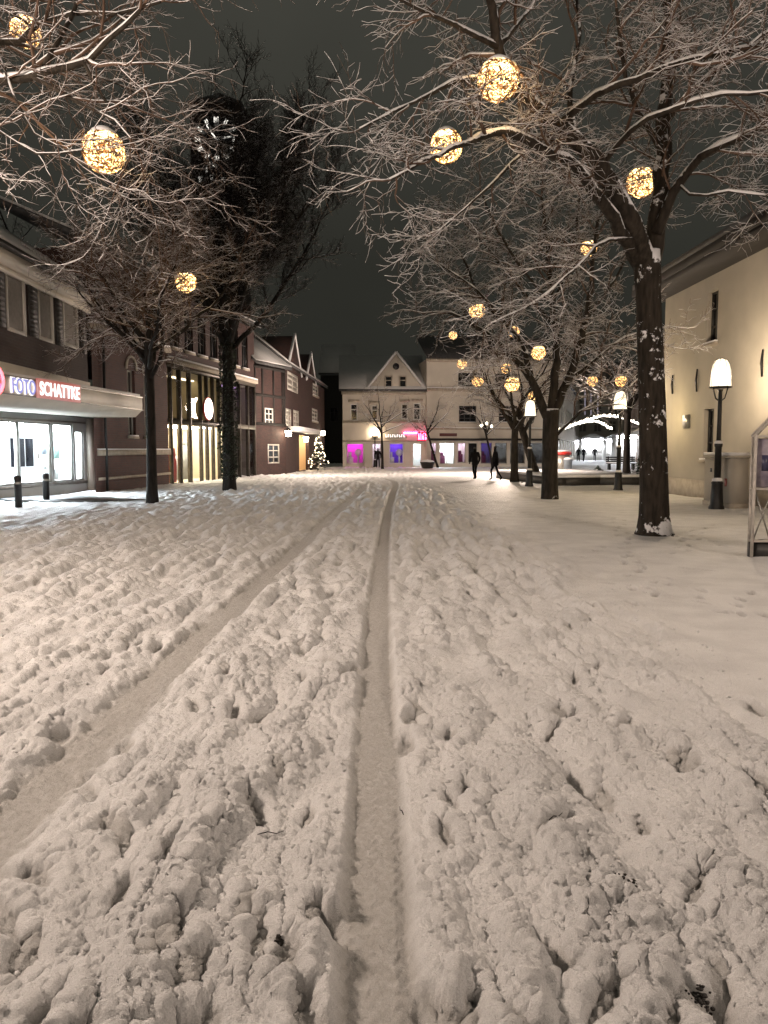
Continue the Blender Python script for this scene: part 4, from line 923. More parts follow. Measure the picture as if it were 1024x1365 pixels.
for r, wm, tb_, nm in ((pw, mat('magenta_wall', (.5, .12, .45), .7), E['pink'], 0), (dw, M['white'], E['pinkwhite'], 1), (vw, mat('violet_wall', (.2, .1, .4), .7), E['violet'], 0), (ww, M['white'], E['shop'], 1)):
    window(ph, FW, r, M['white'], M['glass'], .07, 0, 1 if nm else 0, .12, name='door' if nm else 'shop_window')
    rm = room(ph, FW, r[0] - .15, r[1] + .15, r[2] - .05, r[3] + .2, 1.1, wm, tb_, -.31, 1, tw=.14)
    if not nm:
        mid = (r[0] + r[1]) / 2
        m = MB(); FW.box(m, r[0] + .1, mid - .15, r[2], r[2] + .55, -.8, -.45); FW.box(m, r[0] + .15, mid - .3, r[2] + .551, r[2] + 1.0, -.75, -.5); m.build('display_stand', M['white'], rm)
        disc(FW, mid + .28, r[2] + .95, -.6, -.5, .30).build('display_disc', M['white'], rm)
        m = MB(); FW.box(m, mid + .2, mid + .36, r[2], r[2] + .66, -.6, -.5); m.build('display_foot', M['white'], rm)
gx0, gx1, gp = FW.px(488, 521)[0], FW.px(568, 521)[0], FW.px(528, 471)
gw = [FW.rect(513, 501, 523, 519), FW.rect(532, 501, 542, 519)]
gt = MB()
um = gp[0]; zt = gp[1]
gt.hull2([FW.pt(gx0, eave, .02), FW.pt(gx1, eave, .02), FW.pt(um, zt, .02)], [FW.pt(gx0, eave, -6), FW.pt(gx1, eave, -6), FW.pt(um, zt, -6)]); gb = gt.build('gable', M['pale'], ph)
for r in gw: window(gb, FW, (r[0], r[1], max(r[2], eave + .05), r[3]), M['stone'], M['pane'], .09, 0, 1, .02, proud=.06)
disc(FW, um, zt - 1.1, .022, .06, .28).build('roundel', M['pane'], gb)
m = MB()
for u in (gx0 - .25, gx1 + .25): m.tube([FW.pt(u, eave - .15, .1), FW.pt(um, zt + .12, .1)], [.12, .12], 5)
m.build('gable_snow', M['roofsnow'], gb)
m = MB(); slope(m, FW, -.3, FW.L + .1, eave, .35, FW.px(470, 477, -4.5)[1], -4.5); rr = m.build('roof', M['slate'], ph)
m = MB(); slope(m, FW, -.3, FW.L + .1, eave + .19, .33, FW.px(470, 477, -4.5)[1] + .19, -4.5, .07); m.build('roof_snow', M['roofsnow'], rr)
# signs on it
sn = thing('shop_sign', 'row of small white glowing letters above the violet shop window', 'sign', FW.pt(FW.px(528, 583)[0], 2.5, .1))
a, b = FW.px(514, 583)[0], FW.px(541, 583)[0]; m = MB(); n = 9
for k in range(n):
    u = a + (b - a) * k / n; h_ = FW.px(528, 581)[1]
    FW.box(m, u, u + .05, h_ - .12, h_ + .12, .06, .1); FW.box(m, u + .051, u + .13, h_ + (.07 if k % 2 else -.11), h_ + (.11 if k % 2 else -.06), .06, .1)
m.build('lettering', E['signwhite'], sn)
m = MB(); FW.box(m, a - .1, b + .1, h_ - .2, h_ + .2, .01, .055); m.build('backing', M['stone'], sn)
sn = thing('neon_sign', 'red neon sign glowing at the join of the two pale houses', 'sign', FW.pt(FW.px(563, 582)[0], 2.6, .2))
a, b = FW.px(556, 582)[0], FW.px(575, 582)[0]; z0, z1 = FW.px(565, 588)[1], FW.px(565, 576)[1]
m = MB(); FW.box(m, a, b, z0, z1, .16, .22); m.build('backing', mat('sign_backing', (.4, .05, .08), .5), sn)
m = MB()
for k in range(7):
    u = a + .1 + k * (b - a - .2) / 7; m.tube([FW.pt(u, z0 + .1, .26), FW.pt(u, z1 - .1, .26), FW.pt(u + .09, (z1 if k % 2 else z0 + .25) - .1, .26)], [.022] * 3, 5)
m.build('neon_tube', E['neon'], sn)
m = MB()
u0, z0 = FW.px(538, 577); u1, z1 = FW.px(567.5, 577)
m.tube([FW.pt(u0, z0, .14), FW.pt(u1, z0, .14)], [.03, .03], 5); m.build('glow_tube', emat('pink_glow', (1, .10, .34), 40), sn)  # tube added to spread a pink glow over the facade by the sign
# flat-fronted house
F2 = Frame((at(568.5, 600, DF + .1).x, DF + .1), (at(742, 600, DF + 2).x, DF + 2))
fh = thing('flat_house', 'flat-fronted pale house with wide upper window and lit shop row', 'house', (F2.pt(5, 0, 0).x, DF, 0))
bw = F2.rect(612, 541, 635, 563); aw = F2.rect(611, 497, 640, 516); aw2 = F2.rect(660, 498, 690, 516); bw2 = F2.rect(665, 541, 690, 563)
sh = [F2.rect(574, 590, 582, 617), F2.rect(586, 590, 606, 619), F2.rect(610, 590, 621, 617), F2.rect(624, 590, 637, 617), F2.rect(641, 590, 656, 618), F2.rect(660, 590, 676, 618), F2.rect(680, 590, 700, 618), F2.rect(704, 590, 735, 618)]
e2 = F2.px(620, 480)[1]
m = MB(); F2.wall(m, 0, F2.L, -.05, e2, [bw, bw2, aw, aw2] + sh, .3, 9); m.build('wall', M['pale'], fh)
for r in (bw, bw2, aw, aw2): window(fh, F2, r, M['darkpaint'], M['pane'], .08, 2, 3, .15, sill=True)
m = MB(); v = F2.px(620, 522)[1]; F2.box(m, 0, F2.L, v, v + .25, .004, .35); v2 = F2.px(620, 573)[1]; F2.box(m, 0, F2.L, v2, v2 + .15, .004, .2); F2.box(m, -.1, F2.L + .1, e2 - .2, e2 + .05, .003, .3); m.build('cornice', M['stone'], fh)
m = MB(); F2.box(m, 0, F2.L, v + .253, v + .33, .0, .33); F2.box(m, 0, F2.L, v2 + .153, v2 + .21, .0, .19); m.build('cornice_snow', M['snow_cap'], fh)
v3 = F2.px(620, 587)[1]; m = MB(); F2.box(m, .1, F2.L - .1, v3, v3 + .16, .005, .9); m.build('shop_awning', M['soffit'], fh)
m = MB(); a, b = F2.px(586, 580)[0], F2.px(609, 580)[0]; F2.box(m, a, b, v3 + .35, v3 + .6, .005, .08); m.build('sign_board', mat('brown_board', (.10, .03, .03), .6), fh)
tubes = (E['pinkwhite'], E['shop'], E['pinkwhite'], None, E['violet'], None, None, None)
for k, r in enumerate(sh):
    window(fh, F2, r, M['wframe'] if k < 4 else M['steel'], M['glass'] if tubes[k] else M['pane'], .07, 1 if k == 1 else 0, 0, .12, name='shop_window')
    if tubes[k]:
        rm = room(fh, F2, r[0] - .1, r[1] + .1, r[2] - .05, r[3] + .1, 1.3, M['white'] if k < 3 else mat('blue_wall', (.12, .12, .2), .7), tubes[k], -.31, 1, tw=.14 if k < 3 else .06)
        m = MB(); F2.box(m, r[0] + .15, r[0] + .6, r[2], r[2] + .75, -.9, -.5); F2.box(m, r[0] + .2, r[0] + .5, r[2] + .751, r[2] + 1.05, -.85, -.6); m.build('display_stand', mat('plum_cloth', (.16, .03, .09), .7), rm)
m = MB(); slope(m, F2, 0, F2.L, e2, .2, e2 + 2.5, -4.5); m.build('roof', M['slate'], fh)
# string lights on a wire
st = thing('string_light', 'short string of three warm bulbs before the flat-fronted house', 'string light', at(655, 566, DF - 3))
m = MB(); r_ = [at(642, 567, DF - 3), at(649, 564.5, DF - 3), at(655, 568, DF - 3)]
for c in r_: m.tube([c - Vector((0, 0, .12)), c, c + Vector((0, 0, .12))], [.06, .14, .04], 6)
m.build('bulb', E['garland'], st)
m = MB(); m.tube([at(636, 566, DF - 3)] + [c + Vector((0, 0, .1)) for c in r_] + [at(668, 562, DF - 3)], [.02] * 5, 4); m.build('cable', M['dark'], st)

# ------------------------------------------------------------------ church tower with lit clock
CT = thing('clock_tower', 'dark church tower with lit clock face seen through the tall tree', 'tower', (at(288, 300, 95).x, 95, 0))
FT = Frame((at(256, 300, 95).x, 95), (at(322, 300, 95).x, 95))
m = MB(); FT.box(m, 0, FT.L, 0, 42.6, -FT.L, 0); m.build('wall', M['brick_dark'], CT)
m = MB(); c = FT.L / 2; B4 = [FT.pt(-.3, 42.6, .3), FT.pt(FT.L + .3, 42.6, .3), FT.pt(FT.L + .3, 42.6, -FT.L - .3), FT.pt(-.3, 42.6, -FT.L - .3)]; ap = FT.pt(c, 45, -c)
m.add(B4 + [ap], [(0, 1, 4), (1, 2, 4), (2, 3, 4), (3, 0, 4), (0, 3, 2, 1)]); m.build('roof', M['slate'], CT)
cu, cv = FT.px(289, 186); rad = 2.7
clk = disc(FT, cu, cv, .02, .12, rad, 40).build('clock_face', M['pane'], CT)
for k in range(12):
    m = MB(); a = k * math.pi / 6; r0, r1 = rad * .72, rad * .95
    for off in ((-.12, .12) if k % 3 else (-.2, 0, .2)):
        p0 = FT.pt(cu + math.sin(a) * r0 + math.cos(a) * off, cv + math.cos(a) * r0 - math.sin(a) * off, .16); p1 = FT.pt(cu + math.sin(a) * r1 + math.cos(a) * off, cv + math.cos(a) * r1 - math.sin(a) * off, .16); m.tube([p0, p1], [.08, .08], 4)
    m.build('numeral', E['clock'], clk)
m = MB(); m.tube([FT.pt(cu, cv, .2), FT.pt(cu - 1.2, cv + 1.6, .2)], [.12, .06], 4); m.build('hand', E['clock'], clk); m = MB(); m.tube([FT.pt(cu, cv, .2), FT.pt(cu + 1.9, cv + .3, .2)], [.14, .08], 4); m.build('hand', E['clock'], clk)
for k, (x, y) in enumerate(((279, 219), (286, 219), (277, 226), (287, 212), (298, 239), (311, 238), (311, 227), (281, 236), (267, 239), (334, 244))):
    u, v = FT.px(x, y); m = MB(); FT.box(m, u - .22, u + .22, v - .3, v + .3, .005, .06); m.build('lit_opening', E['clock'], CT)

# ------------------------------------------------------------------ right: cream building
gA, gB = G(892, 656), G(1000, 671)
FR = Frame((9.95, 12.5), (9.72, gA.y))
cb = thing('cream_building', 'cream rendered building with deep dark eaves and narrow windows', 'building', (9.8, 20, 0))
rw = [FR.rect(943, 388, 957, 457), FR.rect(938, 545, 951, 613)]
rw = [tuple(r) for r in rw]
eR = FR.px(893, 396)[1]
m = MB(); FR.wall(m, 0, FR.L, -.05, eR, rw, .3, 9); m.build('wall', M['cream'], cb)
for r in rw: window(cb, FR, r, M['darkpaint'], M['pane'], .06, 1, 2, .2, sill=True)
m = MB(); FR.box(m, 0, FR.L, -.04, .55, .003, .05); m.build('plinth', M['stone'], cb)
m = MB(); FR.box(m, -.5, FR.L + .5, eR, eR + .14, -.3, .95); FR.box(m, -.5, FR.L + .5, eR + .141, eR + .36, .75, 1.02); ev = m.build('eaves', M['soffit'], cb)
m = MB(); slope(m, FR, -.5, FR.L + .5, eR + .37, 1.0, eR + 2.7, -4.5); slope(m, FR, -.5, FR.L + .5, eR + .37, -10, eR + 2.7, -4.6); rr = m.build('roof', M['slate'], cb)
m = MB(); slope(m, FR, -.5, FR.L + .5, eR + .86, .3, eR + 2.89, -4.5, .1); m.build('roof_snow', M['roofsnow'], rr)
for x, y0, y1 in ((930.5, 492, 522), (898, 500, 525), (1018, 466, 502)):
    r = FR.rect(x - 1.2, y0, x + 1.2, y1); m = MB(); um = (r[0] + r[1]) / 2; m.tube([FR.pt(um, r[2], .03), FR.pt(um + .02, (r[2] + r[3]) / 2, .05), FR.pt(um, r[3], .03)], [.025, .035, .02], 6); m.build('wall_anchor', M['dark'], cb)
r = FR.rect(912, 553, 920, 571); m = MB(); FR.box(m, *r, .003, .05); m.build('plaque', M['steel'], cb)
light('wall_lamp', (8.7, gA.y - 1.4, 2.6), 60, (1, .76, .38), .1)
# utility cabinet
cl = G(976, 668); FK = Frame((8.85, 19.6), (8.75, 21.0))
kb = thing('utility_cabinet', 'beige utility cabinet with stickers and snow on its lid', 'cabinet', (9.0, 20.3, 0))
m = MB(); FK.box(m, 0, 1.4, .12, 1.28, -.45, 0); m.build('body', M['cream'], kb)
m = MB(); FK.box(m, -.03, 1.43, -.05, .118, -.47, .02); m.build('base', M['stone'], kb)
m = MB(); FK.box(m, -.05, 1.45, 1.281, 1.34, -.48, .05); m.build('lid', M['cream'], kb)
m = MB(); FK.box(m, -.03, 1.43, 1.341, 1.42, -.46, .03); m.build('snow', M['snow_cap'], kb)
for k, (u, v, w, h_, c) in enumerate(((.2, .55, .12, .2, (.3, .06, .05)), (.55, .8, .1, .14, (.05, .1, .06)), (.75, .5, .14, .16, (.25, .2, .1)), (1.0, .9, .1, .1, (.05, .05, .05)))):
    m = MB(); FK.box(m, u, u + w, v, v + h_, .002, .006); m.build('sticker', mat('sticker', c, .5), kb)
m = MB(); FK.box(m, .69, .71, .14, 1.26, .002, .008); m.build('door_gap', M['dark'], kb)
# house-shaped display case
pc = G(996, 742); FX = Frame((pc.x + .04, pc.y), (pc.x + 1.19, pc.y - .2))
dc = thing('display_case', 'house-shaped metal display frame with poster panel and cross bracing', 'display case', (pc.x, pc.y, 0))
H1, H2 = 1.70, 2.32
m = MB()
for w in (0, -.14):
    for u in (.02, 1.13): FX.box(m, u - .018, u + .018, -.05, H1, w - .018, w + .018)
    m.tube([FX.pt(.0, H1 - .02, w), FX.pt(.575, H2, w), FX.pt(1.15, H1 - .02, w)], [.024] * 3, 4)
for v in (.22, .95, H1 - .02):
    for w in (0, -.14): FX.box(m, .043, 1.107, v - .014, v + .014, w - .014, w + .014)
    for u in (.02, 1.13): FX.box(m, u - .013, u + .013, v - .013, v + .013, -.12, -.02)
FX.box(m, .26, .29, .24, H1 - .04, -.012, .012)
m.build('frame', mat('galvanised', (.55, .51, .46), .5, 0, var=.3, vscale=12), dc)
m = MB()
for u0, u1 in ((.045, .255), (.295, 1.1)):
    m.tube([FX.pt(u0, .25, -.02), FX.pt(u1, .92, -.02)], [.011] * 2, 5); m.tube([FX.pt(u1, .25, -.03), FX.pt(u0, .92, -.03)], [.011] * 2, 5)
m.build('cross_brace', M['steel'], dc)
m = MB(); FX.box(m, .05, 1.1, .97, H1 - .05, -.06, -.045); pp_ = m.build('poster_panel', M['poster'], dc)
m = MB(); FX.box(m, .12, .22, 1.2, 1.42, -.043, -.038); FX.box(m, .4, .9, 1.1, 1.5, -.043, -.038); m.build('poster', mat('poster_dark', (.04, .04, .09), .4, var=.5, vscale=9), pp_)
m = MB(); FX.box(m, 0, 1.15, -.06, .2, -.13, -.03); m.build('base_box', M['darkpaint'], dc)
m = MB(); m.lathe([(.001, H2 - .02), (.05, H2), (.05, H2 + .1), (.001, H2 + .15)], 8, c=FX.pt(.575, 0, 0), cap=False); m.build('finial', M['dark'], dc)

# ------------------------------------------------------------------ raised bed, market street
bA, bB, bC, bD = G(662, 637), G(742, 647.5), G(800, 647), G(900, 646)
rb = thing('bed_wall', 'low dark curved bed wall capped with snow', 'wall', (bB.x, bB.y, 0))
path = [bA, bB, bC, bD]; m = MB()
for a, b in zip(path[:-1], path[1:]):
    Fk = Frame(a.xy, b.xy); Fk.box(m, 0, Fk.L, -.05, .33, -.4, 0); s2 = MB(); Fk.box(s2, .02, Fk.L - .02, .332, .43, -.38, .01); s2.build('snow', M['snow_cap'], rb)
m.build('wall', M['darkpaint'], rb)
m = MB(); poly = [(p.x, p.y + .2) for p in path] + [(bD.x, bD.y + 16), (bA.x + 1, bA.y + 5)]; m.prism(poly, -.05, .28); tag(m.build('bed_snow', M['snow_cap']), kind='structure')
# garlands over the street
def garland(pts, label, n, sag=0):
    g = thing('light_garland', label, 'garland', pts[len(pts) // 2], 'lit arches over the market street'); q, L = resample(pts, n)
    m = MB(); m.tube(q, [.06] * n, 6); m.build('rope_light', emat('rope_glow', (1, .93, .80), 6, False), g)
    m = MB(); r_ = random.Random(n)
    for p in q:
        for _ in range(3):
            c = p + Vector((r_.gauss(0, .05), 0, r_.gauss(0, .06))); m.tube([c, c + Vector((0, 0, .08))], [.035, .035], 5)
    tag(m.build('bulbs', E['garland'], g), kind='stuff'); return g
garland([at(744, 574, 66), at(770, 564, 66), at(805, 554.5, 66), at(832, 558, 66), at(856, 567, 66)], 'larger nearer lit arch spanning the market street', 60)
garland([at(750, 572, 84), at(775, 564, 84), at(795, 562, 84), at(816, 572, 84)], 'smaller farther lit arch above the white stalls', 50)
# stalls
def stall(x, y, w, h, label, tube, roofm):
    s = thing('market_stall', label, 'market stall', (x, y, 0), 'white-lit market stalls'); Fs = Frame((x, y), (x + w, y))
    m = MB(); Fs.box(m, 0, w, 0, h, -2, -1.95); Fs.box(m, 0, .06, 0, h, -1.95, 0); Fs.box(m, w - .06, w, 0, h, -1.95, 0); m.build('wall', M['white'], s)
    m = MB(); Fs.box(m, .06, w - .06, 0, .95, -.5, -.05); m.build('counter', M['white'], s)
    m = MB(); A = [Fs.pt(-.2, h, .4), Fs.pt(w + .2, h, .4), Fs.pt(w / 2, h + .9, .4)]; B = [Fs.pt(-.2, h, -2.2), Fs.pt(w + .2, h, -2.2), Fs.pt(w / 2, h + .9, -2.2)]; m.hull2(A, B); m.build('roof', roofm, s)
    m = MB(); Fs.box(m, .2, w - .2, h - .3, h - .08, -1.2, -.9); Fs.box(m, -.15, w + .15, h - .02, h + .06, .41, .47); m.build('lamp_strip', tube, s)
for k, (px, Y, w, h_, lab) in enumerate(((752, 112, 3.0, 2.6, 'white-lit stall at the left end of the market row'), (776, 108, 3.4, 2.8, 'white-lit stall behind the walking pair'), (808, 104, 3.0, 2.7, 'white-lit stall between lamp post and arch'), (822, 88, 4.6, 3.0, 'broad white-lit stall nearest the big tree'))):
    stall(at(px, 600, Y).x, Y, w, h_, lab, E['market'], M['snow_cap'])
# buildings along the market street
FM = Frame((at(742, 600, 74).x, 74), (at(772, 600, 125).x, 125))
mh = thing('street_house', 'grey house on the left of the market street', 'house', (FM.pt(10, 0, 0).x, 95, 0))
hs = [(2 + k * 4, 4.5 + k * 4, 4.2, 6.2) for k in range(8)]; gs = [(2 + k * 5, 5.5 + k * 5, .5, 2.6) for k in range(7)]
m = MB(); FM.wall(m, 0, FM.L, -.05, 9, hs + gs, .3, 12); m.build('wall', M['pale'], mh)
for r in hs: window(mh, FM, r, M['wframe'], M['pane'], .12, 1, 1)
for r in gs:
    window(mh, FM, r, M['steel'], M['glass'], .08, 1, 0, name='shop_window')
    room(mh, FM, r[0] - .1, r[1] + .1, r[2] - .1, r[3] + .1, 1.5, M['white'], E['market'], -.31, 1)
m = MB(); slope(m, FM, 0, FM.L, 9, .3, 13, -5); m.build('roof', M['slate'], mh)
FN = Frame((at(893, 600, 48).x, 48), (at(834, 600, 120).x, 120))
nh = thing('market_house', 'brown brick house with white-lit ground floor by the market street', 'house', (FN.pt(10, 0, 0).x, 75, 0))
hs = [(1.5 + k * 4, 3.6 + k * 4, 4.6, 6.6) for k in range(14)]; gs = [(1 + k * 5, 5.4 + k * 5, .4, 2.9) for k in range(13)]
m = MB(); FN.wall(m, 0, FN.L, -.05, 8.5, hs + gs, .3, 12); m.build('wall', mat('brown_wall', (.2, .12, .08), .8, var=.3), nh)
for k, r in enumerate(hs): window(nh, FN, r, M['wframe'], M['curtain'] if k % 3 else M['pane'], .14, 1, 1)
for r in gs:
    window(nh, FN, r, M['white'], M['glass'], .08, 1, 0, name='shop_window')
    room(nh, FN, r[0] - .1, r[1] + .1, r[2] - .1, r[3] + .1, 1.8, M['white'], E['market'], -.31, 1)
m = MB(); FN.box(m, 0, FN.L, 3.1, 3.3, .003, 1.0); m.build('awning', M['canopy'], nh)
m = MB(); slope(m, FN, 0, FN.L, 8.5, .4, 12.5, -5); m.build('roof', M['slate'], nh)
FE = Frame((at(765, 600, 135).x, 135), (at(850, 600, 135).x, 135))
eh = thing('end_house', 'distant house closing the market street behind light curtains', 'house', (FE.pt(4, 0, 0).x, 135, 0))
hs = [(.8 + k * 2.6, 2.2 + k * 2.6, v, v + 2) for k in range(4) for v in (4.5, 8)]
m = MB(); FE.wall(m, 0, FE.L, -.05, 12.5, hs, .3, 10); m.build('wall', M['pale'], eh)
for r in hs: window(eh, FE, r, M['wframe'], M['curtain'], .14, 1, 1)
m = MB(); slope(m, FE, 0, FE.L, 12.5, .4, 17, -5); m.build('roof', M['slate'], eh)
for k, (px, y0, y1) in enumerate(((758, 535, 560), (768, 525, 556), (780, 520, 553), (788, 523, 553), (797, 528, 553))):
    lc = thing('light_curtain', f'hanging strand of pale lights high over the market street, number of the row seen {("leftmost", "second from the left", "in the middle", "second from the right", "rightmost")[k]}'.replace(', number of the row seen', ','), 'light strand', at(px, y0, 128), 'strands of a pale light curtain')
    m = MB(); q = [at(px, y0 + (y1 - y0) * i / 5, 128) for i in range(6)]; m.tube(q, [.05] * 6, 4); m.build('strand', emat('strand_glow', (.85, .75, .95), .55, False), lc)

# small street things
bn = thing('litter_bin', 'grey-blue round litter bin behind the low bed wall', 'bin', G(757, 630)); h_ = .9
m = MB(); m.lathe([(.24, -.05), (.28, .75), (.30, .78), (.30, .86), (.2, .9)], 14); local(m, 'body', M['bin'], bn, True)
m = MB(); m.lathe([(.29, .87), (.2, .95), (.001, .99)], 14, cap=False); local(m, 'snow', M['snow_cap'], bn, True)
ks = thing('kiosk', 'narrow kiosk with red roof edge beside the forked tree', 'kiosk', G(749, 629))
m = MB(); m.box((-.4, -.4, -.05), (.4, .4, 1.15)); local(m, 'body', M['steel'], ks)
m = MB(); m.box((-.5, -.5, 1.151), (.5, .5, 1.35)); local(m, 'roof', M['red'], ks)
m = MB(); m.box((-.48, -.48, 1.351), (.48, .48, 1.45)); local(m, 'snow', M['snow_cap'], ks)
bc = thing('bench', 'dark bench with slatted back beside the street lamp post', 'bench', (at(829, 600, 58).x, 58, 0))
m = MB(); [m.box((-1.1, -.25 + k * .13, .42), (1.1, -.15 + k * .13, .46)) for k in range(4)]; local(m, 'seat', M['soffit'], bc)
m = MB(); [m.box((-1.1, .27, .55 + k * .15), (1.1, .31, .65 + k * .15)) for k in range(3)]; local(m, 'backrest', M['soffit'], bc)
for x in (-.9, .9):
    m = MB(); m.box((x - .04, -.25, -.05), (x + .04, .26, .418)); m.box((x - .04, .312, -.05), (x + .04, .36, .98)); local(m, 'leg', M['dark'], bc)
m = MB(); m.box((-1.1, -.26, .462), (1.1, .24, .54)); local(m, 'snow', M['snow_cap'], bc)
conifer(G(851, 637), 1.15, .75, 'shrub', 'low dark shrub dusted with snow beside the big trunk', M['conifer'], 8, .45)
conifer(G(797, 631), .5, .9, 'shrub', 'flat dark shrub in the snow of the raised bed', M['conifer'], 12, .2)
pl = thing('planter', 'low dark round planter with snow before the pale houses', 'planter', G(570, 624)); m = MB(); m.lathe([(.4, -.05), (.55, .4), (.6, .42), (.6, .5), (.5, .5)], 14); local(m, 'pot', M['darkpaint'], pl, True)
m = MB(); m.lathe([(.55, .501), (.45, .62), (.001, .7)], 14, cap=False); local(m, 'snow', M['snow_cap'], pl, True)

# ------------------------------------------------------------------ people
def person(loc, h, label, yaw, stride=.18, coat=None, arm=.1):
    root = thing('person', label, 'person', loc, 'pedestrians in dark winter clothes'); k = h / 1.75; cy_, sy_ = math.cos(yaw), math.sin(yaw)
    def skin(name, verts, edges, radii, material, sub=1):
        me = bpy.data.meshes.new(name); me.from_pydata([((x * cy_ - y * sy_) * k, (x * sy_ + y * cy_) * k, z * k) for x, y, z in verts], edges, []); me.materials.append(material)
        o = bpy.data.objects.new(name, me); COL.objects.link(o); o.parent = root
        sm = o.modifiers.new('skin', 'SKIN')
        for i, r in enumerate(radii): me.skin_vertices[0].data[i].radius = (r[0] * k, r[1] * k)
        me.skin_vertices[0].data[0].use_root = True
        sm.use_smooth_shade = True; ss = o.modifiers.new('sub', 'SUBSURF'); ss.levels = sub; ss.render_levels = sub
        return o
    s = stride
    V = [(0, 0, .95), (0, 0, 1.12), (0, 0, 1.34), (0, 0, 1.47), (0, .015, 1.55), (0, .02, 1.65), (0, .015, 1.72),
         (.09, 0, .88), (.10, s * .6, .50), (.10, s * .5 - .02, .10), (.10, s * .5 + .13, .035), (-.09, 0, .88), (-.10, -s * .4 + .04, .50), (-.10, -s, .12), (-.10, -s + .12, .035),
         (.19, 0, 1.42), (.25, -.04, 1.14), (.26, arm, .92), (.26, arm + .04, .83), (-.19, 0, 1.42), (-.25, .02, 1.14), (-.26, arm, .92), (-.26, arm + .04, .83)]
    Ed = [(0, 1), (1, 2), (2, 3), (3, 4), (4, 5), (5, 6), (0, 7), (7, 8), (8, 9), (9, 10), (0, 11), (11, 12), (12, 13), (13, 14), (2, 15), (15, 16), (16, 17), (17, 18), (2, 19), (19, 20), (20, 21), (21, 22)]
    Rd = [(.15, .11), (.14, .10), (.16, .11), (.065, .06), (.075, .09), (.085, .10), (.06, .07), (.085, .09), (.06, .065), (.042, .05), (.04, .04), (.085, .09), (.06, .065), (.042, .05), (.04, .04), (.065, .06), (.05, .05), (.036, .036), (.03, .04), (.065, .06), (.05, .05), (.036, .036), (.03, .04)]
    skin('body', V, Ed, Rd, M['trousers'])
    CV = [(0, 0, .98), (0, 0, .72), (0, 0, 1.15), (0, 0, 1.36), (0, 0, 1.48), (.20, 0, 1.42), (.26, -.04, 1.14), (.27, arm, .93), (-.20, 0, 1.42), (-.26, .02, 1.14), (-.27, arm, .93)]
    skin('coat', CV, [(0, 1), (0, 2), (2, 3), (3, 4), (3, 5), (5, 6), (6, 7), (3, 8), (8, 9), (9, 10)], [(.185, .14), (.20, .15), (.175, .13), (.19, .13), (.09, .085), (.085, .08), (.068, .068), (.055, .055), (.085, .08), (.068, .068), (.055, .055)], coat or M['coat'])
    skin('hair', [(0, .0, 1.62), (0, -.005, 1.70), (0, -.005, 1.755)], [(0, 1), (1, 2)], [(.08, .085), (.098, .112), (.07, .08)], M['hair'])
    skin('face', [(0, .075, 1.575), (0, .095, 1.63), (0, .115, 1.64), (0, .085, 1.68)], [(0, 1), (1, 2), (1, 3)], [(.045, .03), (.055, .03), (.014, .014), (.05, .03)], M['skin'])
    return root
person(Vector((at(633, 640, 38.5).x, 38.5, 0)), 1.62, 'person in long black coat walking past the lit shops', .3, .2)
person(Vector((at(660, 641, 37.5).x, 37.5, 0)), 1.66, 'person in dark clothes mid-stride beside the bed wall corner', 1.5, .34)
person(Vector((at(504, 622, 63).x, 63, 0)), 1.6, 'dark-clothed person at the pale house doorway', 3.0, .1)
person(Vector((at(771, 610, 96).x, 96, 0)), 1.75, 'person at left of the pair before the white stalls', 2.6, .2)
person(Vector((at(779, 610, 96).x, 96.3, 0)), 1.72, 'person at right of the pair before the white stalls', 3.3, .2)
person(Vector((at(793, 610, 98).x, 98, 0)), 1.78, 'lone person standing before the stall between arch and lamp', 3.1, .1)

# loose crumbs of snow kicked about on the trodden part
rg = random.Random(77); t_ = (1 + 5 ** .5) / 2
ICO = np.array([(-1, t_, 0), (1, t_, 0), (-1, -t_, 0), (1, -t_, 0), (0, -1, t_), (0, 1, t_), (0, -1, -t_), (0, 1, -t_), (t_, 0, -1), (t_, 0, 1), (-t_, 0, -1), (-t_, 0, 1)]) / 1.9
ICF = [(0, 11, 5), (0, 5, 1), (0, 1, 7), (0, 7, 10), (0, 10, 11), (1, 5, 9), (5, 11, 4), (11, 10, 2), (10, 7, 6), (7, 1, 8), (3, 9, 4), (3, 4, 2), (3, 2, 6), (3, 6, 8), (3, 8, 9), (4, 9, 5), (2, 4, 11), (6, 2, 10), (8, 6, 7), (9, 8, 1)]
gobj = bpy.data.objects['snowy_ground']; gm = gobj.data
gco = np.empty(len(gm.vertices) * 3, dtype=np.float32); gm.vertices.foreach_get('co', gco); gco = gco.reshape(-1, 3)
cand = np.nonzero((gco[:, 1] > 1.5) & (gco[:, 1] < 9) & (gco[:, 0] < 2.0 + .1 * gco[:, 1]) & (gco[:, 0] > -.62 * gco[:, 1] - .2))[0]
nr_ = np.random.RandomState(4); wgt = gco[cand, 1] ** 1.0; wgt /= wgt.sum()
cand = cand[np.abs(gco[cand, 0] + .32 * gco[cand, 1] * 0 + 1.47) > .35]; wgt = gco[cand, 1] ** 1.0; wgt /= wgt.sum(); pick = nr_.choice(cand, 3200, p=wgt); keepd = (np.abs(gco[pick, 0] + .02) > .16); pick = pick[keepd]
m = MB(); nrm = np.empty(len(gm.vertices) * 3, dtype=np.float32); gm.vertices.foreach_get('normal', nrm); nrm = nrm.reshape(-1, 3)
for i in pick:
    r_ = .0035 + .011 * rg.random() ** 2.6; c = gco[i] + np.array((0, 0, r_ * .35)); v = ICO * r_ * (1 + .16 * nr_.randn(12, 1)) * np.array((1, 1, .8))
    m.add([tuple(p) for p in (v + c)], ICF)
tag(m.build('snow_crumbs', M['snow'], None, True), kind='stuff')

